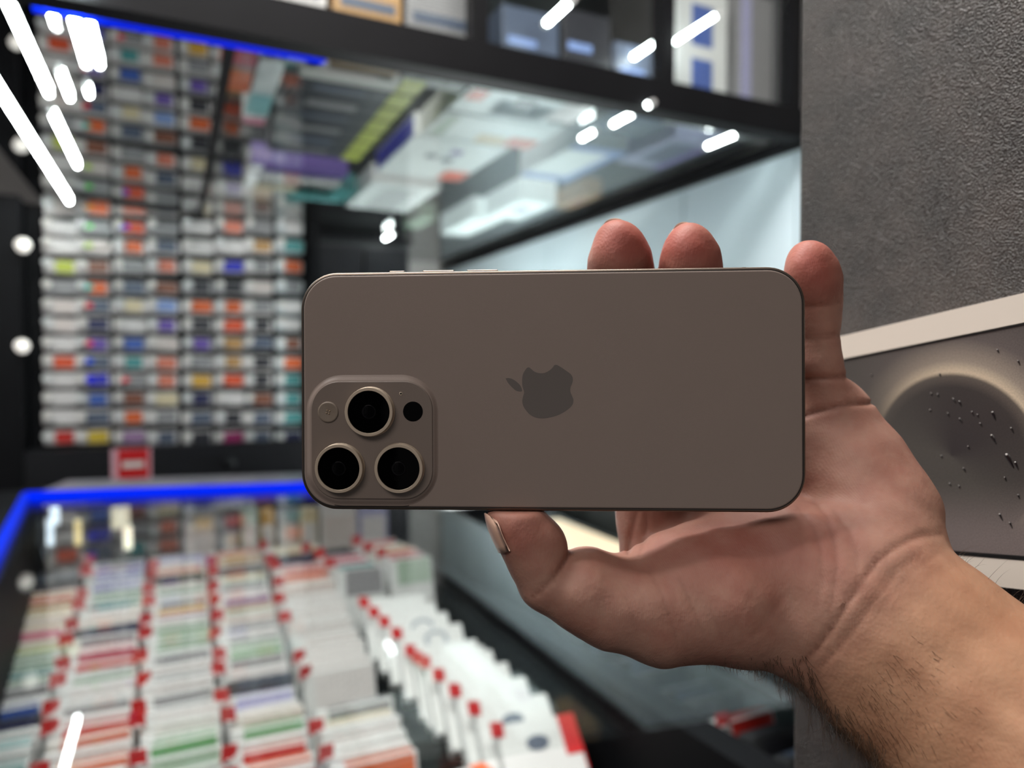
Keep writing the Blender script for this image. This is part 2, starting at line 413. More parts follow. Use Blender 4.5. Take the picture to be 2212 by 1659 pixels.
    for f in (index, middle, ring, pinky):
        Q = new(); chain(Q, f, .0022); G = np.minimum(G, Q)
    # fleshy pads
    Q = new(); ell(Q, (1338, 560, .2385), 55, 60, .0060, 0, .002); ell(Q, (1490, 566, .2390), 50, 55, .0058, 0, .002); ell(Q, (1752, 600, .2370), 44, 56, .0056, -8, .002)
    G = smin(G, Q, .003)
    F = smin(P, G, .0045)
    # --- skin folds, pressed in along their lines
    gx, gy, gz = np.meshgrid(X, Y, Z, indexing='ij', sparse=True)
    folds = [
        ([(1232, 1190), (1214, 1225), (1190, 1254), (1168, 1276), (1150, 1288)], 0.9, 5, .25),
        ([(2030, 1152), (1985, 1158), (1935, 1180), (1895, 1212), (1862, 1256), (1832, 1300), (1800, 1352), (1762, 1402), (1722, 1436)], 0.95, 6.5, .2),
        ([(1990, 1192), (1935, 1236), (1890, 1296), (1850, 1352), (1806, 1405), (1770, 1440)], 0.6, 6, .2),
        ([(2040, 1186), (1975, 1226), (1925, 1282), (1880, 1345)], 0.3, 6, .2),
        ([(1468, 1250), (1486, 1290), (1502, 1326), (1516, 1362)], 0.42, 5, .25),
        ([(1405, 1240), (1430, 1288), (1446, 1330), (1458, 1372), (1462, 1400)], 0.36, 5, .25),
        ([(1352, 1290), (1366, 1330), (1376, 1372)], 0.25, 5, .25),
        ([(1540, 1330), (1556, 1366), (1562, 1395)], 0.22, 5, .25),
        ([(1756, 1082), (1786, 1118), (1800, 1165), (1806, 1220), (1800, 1275), (1790, 1330)], 0.55, 6, .22),
        ([(1722, 1098), (1756, 1140), (1772, 1190), (1775, 1250), (1762, 1310)], 0.42, 6, .22),
        ([(1800, 1105), (1834, 1150), (1850, 1200), (1848, 1260)], 0.45, 7, .22),
        ([(1690, 1290), (1660, 1330), (1640, 1360), (1622, 1376)], 0.3, 7, .22),
        ([(1640, 1250), (1610, 1310), (1590, 1345)], 0.22, 7, .22),
        ([(1725, 665), (1765, 662), (1815, 655)], 0.45, 4, .5),
        ([(1725, 732), (1765, 732), (1812, 724)], 0.45, 6, .5),
        ([(1725, 818), (1765, 817), (1815, 816), (1835, 814)], 1.5, 5, .5),
        ([(1735, 900), (1770, 888), (1810, 877), (1845, 872), (1880, 872)], 1.25, 5, .5),
        ([(1375, 1105), (1364, 1150), (1357, 1196)], 0.9, 5, .5),
        ([(1400, 1105), (1392, 1160), (1380, 1200)], 0.5, 5, .5),
    ]
    near = np.abs(F) < 0.004
    ii = np.nonzero(near)
    u = CX + FPX * X[ii[0]] / Z[ii[2]]; v = CY - FPX * Y[ii[1]] / Z[ii[2]]
    dz = np.zeros(len(u), dtype=np.float32)
    def poly_dist(u, v, pts):
        best = np.full(u.shape, 1e9, dtype=np.float32); T = np.zeros_like(best); n = len(pts) - 1
        for q in range(n):
            (ax, ay), (bx, by) = pts[q], pts[q + 1]
            ex, ey = bx - ax, by - ay
            t = np.clip(((u - ax) * ex + (v - ay) * ey) / (ex * ex + ey * ey), 0, 1)
            d = np.hypot(u - ax - t * ex, v - ay - t * ey)
            m = d < best; best = np.where(m, d, best); T = np.where(m, (q + t) / n, T)
        return best, T
    for pts, dep, wd, ends in folds:
        d, t = poly_dist(u, v, pts)
        fade = np.clip(np.minimum(t / ends + 0.35, (1 - t) / ends + 0.35), 0, 1) if ends < .5 else 1.0
        dz += dep * 0.001 * fade * (np.exp(-(d / wd) ** 2) - 0.12 * np.exp(-((d - 2.1 * wd) / (1.2 * wd)) ** 2))
    # gentle unevenness of the flesh
    x, y, z = X[ii[0]] * 1000, Y[ii[1]] * 1000, Z[ii[2]] * 1000
    dz += 0.00030 * (np.sin(x * .21 + 1.3 * np.sin(y * .13)) * np.sin(y * .19 + z * .11) + .5 * np.sin(x * .43 + y * .37 + z * .3))
    F[ii] += dz
    # flesh gives way to the phone it presses on
    wn = np.nonzero(F < 0.003)
    pc = np.stack([X[wn[0]], Y[wn[1]], Z[wn[2]]], 1).astype(np.float64)
    Rm = np.array([list(RGT), list(UPV), list(FWD)])
    pw = pc @ Rm + np.array(list(CAM))
    Mi = np.array(PHI)
    q = pw @ Mi[:3, :3].T + Mi[:3, 3]
    uu = CX + FPX * pc[:, 0] / pc[:, 2]
    front = np.where(uu < 1300, 0.02, 0.0002)
    ax_ = np.abs(q[:, 0]) - (0.1597 / 2 - 0.0118); ay_ = np.abs(q[:, 1]) - (0.0765 / 2 - 0.0118)
    d2 = np.hypot(np.maximum(ax_, 0), np.maximum(ay_, 0)) + np.minimum(np.maximum(ax_, ay_), 0) - 0.0118 - 0.0002
    d1 = np.maximum(q[:, 2] - front, -0.0086 - q[:, 2])
    F[wn] = np.maximum(F[wn], -np.maximum(d2, d1))
    # close the arm where the model ends
    for A, ax in ((X, 0), (Y, 1), (Z, 2)):
        sh = [1, 1, 1]; sh[ax] = -1
        F = np.maximum(F, np.maximum(A[2] - A, A - A[-3]).reshape(sh))
    # --- surface nets
    ins = F < 0
    nx, ny, nz = F.shape
    cnt = np.zeros((nx - 1, ny - 1, nz - 1), dtype=np.int8)
    for a in (0, 1):
        for b in (0, 1):
            for c in (0, 1): cnt += ins[a:nx - 1 + a, b:ny - 1 + b, c:nz - 1 + c]
    act = (cnt > 0) & (cnt < 8)
    ci, cj, ck = np.nonzero(act)
    idx = np.full(act.shape, -1, dtype=np.int64); idx[act] = np.arange(len(ci))
    S = np.zeros((len(ci), 3)); N = np.zeros(len(ci))
    corners = [(a, b, c) for a in (0, 1) for b in (0, 1) for c in (0, 1)]
    for p in corners:
        for ax in range(3):
            if p[ax] == 0:
                q = list(p); q[ax] = 1
                fa = F[ci + p[0], cj + p[1], ck + p[2]]; fb = F[ci + q[0], cj + q[1], ck + q[2]]
                m = (fa < 0) != (fb < 0)
                t = np.where(m, fa / np.where(np.abs(fa - fb) < 1e-12, 1, fa - fb), 0)
                pos = np.array(p, dtype=float)[None, :].repeat(len(ci), 0); pos[:, ax] += t
                S += pos * m[:, None]; N += m
    V = np.stack([ci, cj, ck], 1) + S / N[:, None]
    V = V * h + np.array([X[0], Y[0], Z[0]])
    quads = []
    for ax in range(3):
        o1, o2 = (ax + 1) % 3, (ax + 2) % 3
        sa = [slice(1, -1)] * 3; sb = [slice(1, -1)] * 3
        sa[ax] = slice(0, -1); sb[ax] = slice(1, None)
        A, B = ins[tuple(sa)], ins[tuple(sb)]
        for flip in (0, 1):
            m = (A & ~B) if not flip else (~A & B)
            e = np.stack(np.nonzero(m), 1); off = np.ones(3, dtype=int); off[ax] = 0; e = e + off
            def cell(d1, d2):
                c = e.copy(); c[:, o1] -= d1; c[:, o2] -= d2; return idx[c[:, 0], c[:, 1], c[:, 2]]
            q = np.stack([cell(1, 1), cell(0, 1), cell(0, 0), cell(1, 0)], 1)
            quads.append(q[:, ::-1] if flip else q)
    Q = np.concatenate(quads); Q = Q[(Q >= 0).all(1)]
    # one light smoothing pass
    for _ in range(2):
        acc = np.zeros_like(V); num = np.zeros(len(V))
        for a, b in ((0, 1), (1, 2), (2, 3), (3, 0)):
            np.add.at(acc, Q[:, a], V[Q[:, b]]); np.add.at(acc, Q[:, b], V[Q[:, a]])
            np.add.at(num, Q[:, a], 1); np.add.at(num, Q[:, b], 1)
        V = V * 0.55 + acc / num[:, None] * 0.45
    U = CX + FPX * V[:, 0] / V[:, 2]; Vv = CY - FPX * V[:, 1] / V[:, 2]
    # natural skin colour: palm pinker, finger pads redder, forearm browner, folds a little darker
    def blob(cx, cy, rx, ry): return np.exp(-(((U - cx) / rx) ** 2 + ((Vv - cy) / ry) ** 2))
    red = np.clip(1.0 * blob(1338, 520, 90, 70) + 1.0 * blob(1490, 530, 90, 65) + 1.0 * blob(1752, 570, 80, 80) + .5 * blob(1120, 1150, 70, 60) + .45 * blob(1560, 1190, 170, 80) + .25 * blob(1740, 1180, 150, 100), 0, 1)
    s = ((U - 1850) * .76 + (Vv - 1312) * .65)
    arm = 1 / (1 + np.exp(-(s - 40) / 45))
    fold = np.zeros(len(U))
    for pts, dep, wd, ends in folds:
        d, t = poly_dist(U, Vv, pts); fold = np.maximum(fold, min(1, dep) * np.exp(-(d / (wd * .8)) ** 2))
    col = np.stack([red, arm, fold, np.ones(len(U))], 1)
    me = bpy.data.meshes.new('person')
    R = np.array([list(RGT), list(UPV), list(FWD)])
    Wd = V @ R + np.array(list(CAM))
    org = np.array(list(at(1850, 1312, .23)))
    me.from_pydata((Wd - org).tolist(), [], Q.tolist())
    me.polygons.foreach_set('use_smooth', [True] * len(me.polygons))
    ca = me.color_attributes.new('skin_tone', 'FLOAT_COLOR', 'POINT')
    ca.data.foreach_set('color', col.astype(np.float32).ravel())
    bm = bmesh.new(); bm.from_mesh(me)
    bmesh.ops.recalc_face_normals(bm, faces=bm.faces); bm.to_mesh(me); bm.free()
    me.update()
    return me, Vector(org), U, Vv

def skin_material():
    m = bpy.data.materials.new('skin'); m.use_nodes = True; nt = m.node_tree; b = nt.nodes['Principled BSDF']
    L = nt.links.new
    at_ = nt.nodes.new('ShaderNodeAttribute'); at_.attribute_name = 'skin_tone'
    sp = nt.nodes.new('ShaderNodeSeparateColor'); L(at_.outputs['Color'], sp.inputs[0])
    tc = nt.nodes.new('ShaderNodeTexCoord')
    def noise(scale, detail=4):
        n = nt.nodes.new('ShaderNodeTexNoise'); n.inputs['Scale'].default_value = scale; n.inputs['Detail'].default_value = detail
        L(tc.outputs['Object'], n.inputs['Vector']); return n.outputs['Fac']
    def mix(fac, A, B, blend='MIX'):
        x = nt.nodes.new('ShaderNodeMix'); x.data_type = 'RGBA'; x.blend_type = blend
        for sock, v in (('Factor', fac), ('A', A), ('B', B)):
            if isinstance(v, (tuple, list)): x.inputs[sock].default_value = (*v, 1)
            elif isinstance(v, float): x.inputs[sock].default_value = v
            else: L(v, x.inputs[sock])
        return x.outputs['Result']
    def ramp(v, lo, hi, a, c):
        r = nt.nodes.new('ShaderNodeMapRange'); r.inputs['From Min'].default_value = lo; r.inputs['From Max'].default_value = hi
        r.inputs['To Min'].default_value = a; r.inputs['To Max'].default_value = c; L(v, r.inputs['Value']); return r.outputs['Result']
    palm = mix(ramp(noise(55), .35, .68, 0., 1.), srgb(184, 140, 124), srgb(170, 119, 104))
    palm = mix(ramp(noise(190, 3), .4, .7, 0., .35), palm, srgb(192, 154, 134))
    arm = mix(ramp(noise(70), .35, .68, 0., 1.), srgb(184, 140, 110), srgb(168, 122, 94))
    c = mix(sp.outputs['Green'], palm, arm)
    c = mix(ramp(sp.outputs['Red'], 0, 1, 0., .8), c, srgb(160, 72, 62))
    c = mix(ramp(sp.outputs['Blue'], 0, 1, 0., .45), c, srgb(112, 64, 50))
    L(c, b.inputs['Base Color'])
    b.inputs['Roughness'].default_value = 0.56
    b.inputs['Specular IOR Level'].default_value = 0.35
    b.inputs['Subsurface Weight'].default_value = 0.18
    b.inputs['Subsurface Radius'].default_value = (1.0, 0.35, 0.2)
    b.inputs['Subsurface Scale'].default_value = 0.0025
    wv = nt.nodes.new('ShaderNodeTexWave'); wv.wave_type = 'BANDS'; wv.inputs['Scale'].default_value = 620; wv.inputs['Distortion'].default_value = 9; wv.inputs['Detail'].default_value = 2; wv.inputs['Detail Scale'].default_value = 0.12
    L(tc.outputs['Object'], wv.inputs['Vector'])
    vo = nt.nodes.new('ShaderNodeTexVoronoi'); vo.inputs['Scale'].default_value = 900; L(tc.outputs['Object'], vo.inputs['Vector'])
    b1 = nt.nodes.new('ShaderNodeBump'); b1.inputs['Strength'].default_value = 0.05; b1.inputs['Distance'].default_value = 0.0006; L(wv.outputs['Fac'], b1.inputs['Height'])
    b2 = nt.nodes.new('ShaderNodeBump'); b2.inputs['Strength'].default_value = 0.12; b2.inputs['Distance'].default_value = 0.0004; L(vo.outputs['Distance'], b2.inputs['Height']); L(b1.outputs['Normal'], b2.inputs['Normal'])
    b3 = nt.nodes.new('ShaderNodeBump'); b3.inputs['Strength'].default_value = 0.22; b3.inputs['Distance'].default_value = 0.0012; L(noise(240, 5), b3.inputs['Height']); L(b2.outputs['Normal'], b3.inputs['Normal'])
    L(b3.outputs['Normal'], b.inputs['Normal'])
    return m
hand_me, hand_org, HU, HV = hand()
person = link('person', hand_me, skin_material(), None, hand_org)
tag(person, 'bare left hand and hairy forearm holding a grey phone sideways, palm towards the viewer', 'person')

# nails: curved plates on the far side of the finger tips
M_NAIL = mat('nail', srgb(226, 186, 164), 0.3, noise=0.05, spec=0.5)
def nail(cx, cy, d, half_w, length, ang, out):
    """arc plate; ang = direction of the tip in the picture, out = thickness axis away from the pad (camera-space vector)"""
    tip = Vector((math.cos(ang), math.sin(ang), 0)); o = Vector(out).normalized(); side = tip.cross(o).normalized()
    rings = []
    for t in np.linspace(0, 1, 7):
        row = []
        wd = half_w * (1 - 0.35 * max(0, t - .6) ** 2 / .16)
        for a in np.linspace(-1.1, 1.1, 11):
            row.append(side * math.sin(a) / math.sin(1.1) * wd + o * (math.cos(a) - 1) * wd * .75 + tip * (t * length - 0.25 * length * (a / 1.1) ** 2 * (t ** 3)) - o * .0016 * t ** 3)
        rings.append(row)
    vs, fs = [], []
    for lay in (0, 1):
        for r in rings:
            for p in r: vs.append(p + o * (-.0004 * lay))
    n, m = 11, 7
    for i in range(m - 1):
        for j in range(n - 1):
            a = i * n + j; fs.append((a, a + 1, a + n + 1, a + n)); b = a + n * m; fs.append((b, b + n, b + n + 1, b + 1))
    for j in range(n - 1):
        a = (m - 1) * n + j; fs.append((a, a + 1, a + 1 + n * m, a + n * m)); fs.append((j + 1, j, j + n * m, j + 1 + n * m))
    for i in range(m - 1):
        a = i * n; fs.append((a + n, a, a + n * m, a + n + n * m)); a = i * n + n - 1; fs.append((a, a + n, a + n + n * m, a + n * m))
    c = at(cx, cy, d)
    wv = [c + RGT * p.x + UPV * p.y + FWD * p.z - hand_org for p in vs]
    return MB().add(wv, fs, True).build('fingernail', M_NAIL, person)
nail(1331, 556, .2486, .0070, .0133, math.radians(95), (0, 0, 1))
nail(1482, 562, .2486, .0066, .0130, math.radians(97), (0, 0, 1))
nail(1746, 600, .2468, .0058, .0112, math.radians(104), (0, 0, 1))
nail(1077, 1194, .2262, .0064, .0132, math.radians(117), (-.86, -.45, -.20))

# arm hair
def arm_hair():
    me = hand_me; n = len(me.vertices)
    co = np.empty(n * 3); me.vertices.foreach_get('co', co); co = co.reshape(-1, 3)
    no = np.empty(n * 3); me.vertices.foreach_get('normal', no); no = no.reshape(-1, 3)
    fw, rg, up = np.array(list(FWD)), np.array(list(RGT)), np.array(list(UPV))
    facing = -(no @ fw); un = no @ up; rn = no @ rg
    vs, fs = [], []
    def strand(i, length, dirv, curl, r):
        p = Vector(co[i]); nrm = Vector(no[i]); d = (nrm * .55 + dirv).normalized()
        side = Vector(rng.normal(size=3)).normalized(); base = len(vs); seg = 6
        for k in range(seg + 1):
            rr_ = r * (1 - k / seg) + r * .15
            u = d.orthogonal().normalized(); w = d.cross(u)
            for a in (0, 2.09, 4.19): vs.append(tuple(p + (u * math.cos(a) + w * math.sin(a)) * rr_))
            p = p + d * length / seg
            d = (d + dirv * .12 + side * curl * .35 + Vector((0, 0, -.10)) - nrm * .10).normalized()
        for k in range(seg):
            for a in range(3):
                b = (a + 1) % 3; q = base + k * 3; fs.append((q + a, q + b, q + 3 + b, q + 3 + a))
    along = RGT * .70 - UPV * .72
    s = (HU - 1850) * .76 + (HV - 1312) * .65; t = -(HU - 1850) * .65 + (HV - 1312) * .76
    lower = np.nonzero((un < -.30) & (HV > 1415) & (HU > 1500) & (HU < 1960) & (facing > -.85))[0]
    w = np.clip((HU[lower] - 1480) / 260, .05, 1); w /= w.sum()
    for i in rng.choice(lower, 1000, p=w):
        big = min(1., max(.2, (HU[i] - 1560) / 200))
        strand(i, rng.uniform(.004, .0145) * big, -UPV * rng.uniform(.5, 1.0) + RGT * rng.uniform(-.3, .75) - FWD * rng.uniform(-.2, .4), rng.normal() * .8, .000075)
    face = np.nonzero((facing > .15) & (s > 120) & (t > -40) & (t < 245))[0]
    w = np.exp(-((HU[face] - 1880) / 170) ** 2 - ((HV[face] - 1510) / 130) ** 2) + .14; w /= w.sum()
    for i in rng.choice(face, 620, p=w):
        strand(i, rng.uniform(.003, .0085), along * 1.1 + RGT * rng.uniform(-.2, .5) - UPV * rng.uniform(-.3, .3), rng.normal() * .35, .000045)
    top = np.nonzero((un > .25) & (HU > 2060) & (HV > 1150) & (facing < .45) & (facing > -.8))[0]
    if len(top):
        for i in rng.choice(top, 300): strand(i, rng.uniform(.004, .010), UPV * .7 + RGT * rng.uniform(.2, 1.), rng.normal() * .6, .000045)
    thumb = np.nonzero((un < -.5) & (HU > 1250) & (HU < 1500) & (HV > 1340))[0]
    for i in rng.choice(thumb, 26): strand(i, rng.uniform(.002, .005), -UPV * .4 + RGT * .6, rng.normal() * .3, .000028)
    o = MB().add(vs, fs, True).build('arm_hair', mat('hair_brown', srgb(84, 62, 44), 0.5, noise=0.2, nscale=400), person)
    tag(o, 'fine brown hair along the forearm', kind='stuff')
arm_hair()

# ================================================================== TEXTURED PILLAR AND PHONE BOX (right edge)
XP = 0.29
YP = XP / math.tan(math.atan((1722 - CX) / FPX) + YAW)
def leather():
    m = bpy.data.materials.new('leather_grain_panel'); m.use_nodes = True; nt = m.node_tree; b = nt.nodes['Principled BSDF']; L = nt.links.new
    tc = nt.nodes.new('ShaderNodeTexCoord')
    n = nt.nodes.new('ShaderNodeTexNoise'); n.inputs['Scale'].default_value = 60; n.inputs['Detail'].default_value = 6; L(tc.outputs['Object'], n.inputs['Vector'])
    cr = nt.nodes.new('ShaderNodeValToRGB'); cr.color_ramp.elements[0].position = .35; cr.color_ramp.elements[1].position = .7
    cr.color_ramp.elements[0].color = (*srgb(52, 46, 44), 1); cr.color_ramp.elements[1].color = (*srgb(76, 67, 63), 1)
    L(n.outputs['Fac'], cr.inputs[0]); L(cr.outputs[0], b.inputs['Base Color'])
    b.inputs['Roughness'].default_value = 0.28; b.inputs['Specular IOR Level'].default_value = 0.55
    v = nt.nodes.new('ShaderNodeTexVoronoi'); v.inputs['Scale'].default_value = 1150; L(tc.outputs['Object'], v.inputs['Vector'])
    n2 = nt.nodes.new('ShaderNodeTexNoise'); n2.inputs['Scale'].default_value = 1700; n2.inputs['Detail'].default_value = 3; L(tc.outputs['Object'], n2.inputs['Vector'])
    b1 = nt.nodes.new('ShaderNodeBump'); b1.inputs['Strength'].default_value = 1.0; b1.inputs['Distance'].default_value = .0012; L(v.outputs['Distance'], b1.inputs['Height'])
    b2 = nt.nodes.new('ShaderNodeBump'); b2.inputs['Strength'].default_value = .8; b2.inputs['Distance'].default_value = .0009; L(n2.outputs['Fac'], b2.inputs['Height']); L(b1.outputs['Normal'], b2.inputs['Normal'])
    L(b2.outputs['Normal'], b.inputs['Normal'])
    return m
pil = link('pillar', rbox_mesh('pillar', 0.09, 1.2, 2.75, 0.0015, 2), leather(), None, (XP + 0.045, YP - 0.6, 0))
tag(pil, 'dark grey leather-grained pillar filling the right edge of the picture', 'pillar')

def box_print():
    """printed picture on the lid: a huge dark lens with a bright brushed rim on grey metal"""
    m = bpy.data.materials.new('lens_picture_print'); m.use_nodes = True; nt = m.node_tree; b = nt.nodes['Principled BSDF']; L = nt.links.new
    tc = nt.nodes.new('ShaderNodeTexCoord'); sp = nt.nodes.new('ShaderNodeSeparateXYZ'); L(tc.outputs['Object'], sp.inputs[0])
    def M(op, a, c=None):
        x = nt.nodes.new('ShaderNodeMath'); x.operation = op
        for i, v in enumerate((a, c)):
            if v is None: continue
            if isinstance(v, (int, float)): x.inputs[i].default_value = v
            else: L(v, x.inputs[i])
        return x.outputs[0]
    dx = M('SUBTRACT', sp.outputs['X'], PRX); dy = M('SUBTRACT', sp.outputs['Y'], PRY)
    r = M('SQRT', M('ADD', M('MULTIPLY', dx, dx), M('MULTIPLY', dy, dy)))
    rim = nt.nodes.new('ShaderNodeValToRGB'); e = rim.color_ramp.elements
    e[0].position = 0; e[0].color = (*srgb(54, 49, 50), 1); e[1].position = 1; e[1].color = (*srgb(78, 72, 70), 1)
    for p, c in ((.34, (58, 53, 52)), (.395, (92, 84, 78)), (.415, (206, 188, 164)), (.47, (150, 138, 126)), (.58, (96, 88, 86)), (.75, (80, 74, 72))):
        k = rim.color_ramp.elements.new(p); k.color = (*srgb(*c), 1)
    L(M('DIVIDE', r, 0.080), rim.inputs[0])
    ang = M('ARCTAN2', dy, dx)      # the rim is bright towards the upper right, dull to the left
    lit = nt.nodes.new('ShaderNodeMapRange'); lit.inputs['From Min'].default_value = -0.35; lit.inputs['From Max'].default_value = 0.9; lit.inputs['To Min'].default_value = 0.0; L(M('COSINE', M('SUBTRACT', ang, 0.9)), lit.inputs['Value'])
    mx = nt.nodes.new('ShaderNodeMix'); mx.data_type = 'RGBA'; L(lit.outputs['Result'], mx.inputs['Factor']); mx.inputs['A'].default_value = (*srgb(78, 74, 70), 1); L(rim.outputs[0], mx.inputs['B'])
    lo = nt.nodes.new('ShaderNodeMapRange'); lo.inputs['From Min'].default_value = -.008; lo.inputs['From Max'].default_value = -.034; lo.inputs['To Max'].default_value = .75; lo.interpolation_type = 'SMOOTHSTEP'; L(dy, lo.inputs['Value'])
    mg = nt.nodes.new('ShaderNodeMix'); mg.data_type = 'RGBA'; L(lo.outputs['Result'], mg.inputs['Factor']); L(mx.outputs['Result'], mg.inputs['A']); mg.inputs['B'].default_value = (*srgb(128, 116, 114), 1); mx = mg
    n = nt.nodes.new('ShaderNodeTexNoise'); n.inputs['Scale'].default_value = 2400; n.inputs['Detail'].default_value = 2; L(tc.outputs['Object'], n.inputs['Vector'])
    g = nt.nodes.new('ShaderNodeMapRange'); g.inputs['From Min'].default_value = .3; g.inputs['From Max'].default_value = .7; g.inputs['To Min'].default_value = .75; g.inputs['To Max'].default_value = 1.25; L(n.outputs['Fac'], g.inputs['Value'])
    m2 = nt.nodes.new('ShaderNodeMix'); m2.data_type = 'RGBA'; m2.blend_type = 'MULTIPLY'; m2.inputs['Factor'].default_value = 1; L(mx.outputs['Result'], m2.inputs['A']); L(g.outputs['Result'], m2.inputs['B'])
    L(m2.outputs['Result'], b.inputs['Base Color']); b.inputs['Roughness'].default_value = .42
    return m
# box frame: x to the right in the picture (towards the viewer along the pillar), y up, z out of the pillar
XB = XP - 0.014
c0 = on_x(2075, 1188, XB); c1 = on_x(1812, 783, XB); c2 = on_x(2212, 704, XB)
bx = (c2 - c1).normalized(); bn = Vector((-1, 0, 0)); by = bn.cross(bx).normalized()
hgt = (c1 - c0).dot(by)
left_y = c1 - bx * 0.018
ctr = left_y + bx * 0.085 - by * hgt / 2
BM = Matrix(((bx.x, by.x, bn.x, ctr.x), (bx.y, by.y, bn.y, ctr.y), (bx.z, by.z, bn.z, ctr.z), (0, 0, 0, 1)))
cl = BM.inverted() @ on_x(2055, 985, XB); PRX, PRY = cl.x, cl.y
pbox = empty('phone_box'); pbox.matrix_world = BM
tag(pbox, 'white phone box with a dark lens photo on its lid, fixed to the grey pillar', 'box')
hx, hy = 0.085, hgt / 2
M_BOXW = mat('box_white', srgb(226, 216, 204), 0.4, noise=0.03)
me = MB().box(-hx - .004, hx + .004, -hy - .0125, hy + .0117, -0.0138, -0.0012).build('box_tray', M_BOXW, pbox)
MB().box(-hx - .004, hx + .004, hy + .0012, hy + .0117, -0.0012, 0.0004).build('upper_rim', M_BOXW, pbox)
MB().box(-hx - .004, hx + .004, -hy - .0125, -hy - .0022, -0.0012, 0.0004).build('lower_rim', M_BOXW, pbox)
MB().box(-hx, hx, -hy - .0005, hy + .0003, -0.0012, 0.0).build('lid_picture', box_print(), pbox)
MB().box(-hx - .004, hx + .004, hy + .0004, hy + .0009, -0.0012, 0.0003).build('lid_edge', M_GAP, pbox)
MB().box(-hx - .004, hx + .004, -hy - .0019, -hy - .0006, -0.0012, 0.0006).build('lid_edge', M_GAP, pbox)
M_DROP = mat('drop_print', (0.006, 0.005, 0.006), 0.12, noise=0.1, spec=0.8)
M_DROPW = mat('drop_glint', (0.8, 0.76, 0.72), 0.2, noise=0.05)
drops = [(2026, 852, 9), (2012, 850, 8), (2060, 862, 13), (2073, 868, 14), (2010, 886, 7), (2048, 893, 11), (2074, 905, 14), (2100, 890, 12), (2112, 896, 9), (2145, 892, 20), (2143, 942, 22), (2185, 925, 14), (2176, 985, 32), (2194, 1000, 18), (2034, 985, 8), (2092, 965, 9), (2082, 1012, 12), (2171, 1032, 10), (2052, 1045, 8), (2072, 1050, 8), (1972, 1010, 7), (1955, 965, 6), (2030, 808, 8), (2155, 756, 10), (2200, 780, 12), (2160, 1112, 16), (2182, 1130, 14), (1883, 810, 7), (2118, 915, 10), (2200, 1070, 10)]
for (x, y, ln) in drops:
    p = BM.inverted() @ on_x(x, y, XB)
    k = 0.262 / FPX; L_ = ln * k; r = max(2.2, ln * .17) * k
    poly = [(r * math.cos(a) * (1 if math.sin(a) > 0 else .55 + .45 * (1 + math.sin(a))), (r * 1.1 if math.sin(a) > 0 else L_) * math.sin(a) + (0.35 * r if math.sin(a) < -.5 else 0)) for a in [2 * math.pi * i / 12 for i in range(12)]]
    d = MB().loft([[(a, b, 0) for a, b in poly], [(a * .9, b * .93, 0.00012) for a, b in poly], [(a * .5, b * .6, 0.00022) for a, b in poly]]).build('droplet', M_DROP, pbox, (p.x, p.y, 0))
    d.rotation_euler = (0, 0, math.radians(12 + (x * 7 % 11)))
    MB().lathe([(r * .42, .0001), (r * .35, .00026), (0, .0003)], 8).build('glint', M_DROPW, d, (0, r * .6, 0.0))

# ================================================================== WALL RACK OF SMALL PACKS
zr = lambda z: CAMZ + z
rack = empty('display_rack', (0, YB, 0))
tag(rack, 'black wall rack crowded with small hanging packs', 'rack')
xl, xr = on_y(72, 700, YB).x, on_y(655, 700, YB).x
MB().box(xl - .02, xr + .02, .045, .065, zr(-.26), ZG).build('back_panel', M_BLACK, rack)
MB().box(xl - .26, xl - .021, -.06, .30, 0, ZG).build('side_post', M_BLACK, rack)
MB().box(xr + .021, xr + .05, -.02, .30, 0, ZG).build('side_post', M_BLACK, rack)
MB().box(xl - .02, xr + .02, -.05, .05, zr(-.345), zr(-.245)).build('base_band', M_DARK, rack)
MB().box(xl - .02, xr + .02, -.02, .30, 0, zr(-.346)).build('base_cabinet', M_DARK, rack)

PAL = {'white': (232, 226, 224), 'warm white': (226, 212, 206), 'grey': (150, 148, 150), 'slate': (88, 98, 118), 'dark grey': (52, 52, 58), 'navy': (36, 40, 84),
       'blue': (62, 96, 176), 'light blue': (140, 164, 218), 'bright blue': (52, 58, 196), 'teal': (76, 150, 150), 'orange': (226, 104, 48), 'red': (206, 50, 44), 'red orange': (228, 90, 52), 'salmon': (226, 130, 106),
       'yellow': (220, 188, 62), 'lime': (190, 200, 70), 'cream': (232, 214, 176), 'tan': (190, 146, 92), 'brown': (134, 82, 62), 'pink': (222, 120, 148), 'mauve': (170, 132, 172), 'purple': (110, 84, 170),
       'magenta': (176, 52, 112), 'green': (110, 168, 110), 'sage': (172, 192, 172), 'lilac': (182, 180, 218), 'aqua': (140, 206, 208), 'rose': (196, 92, 112), 'amber': (228, 176, 70), 'black': (18, 18, 20)}
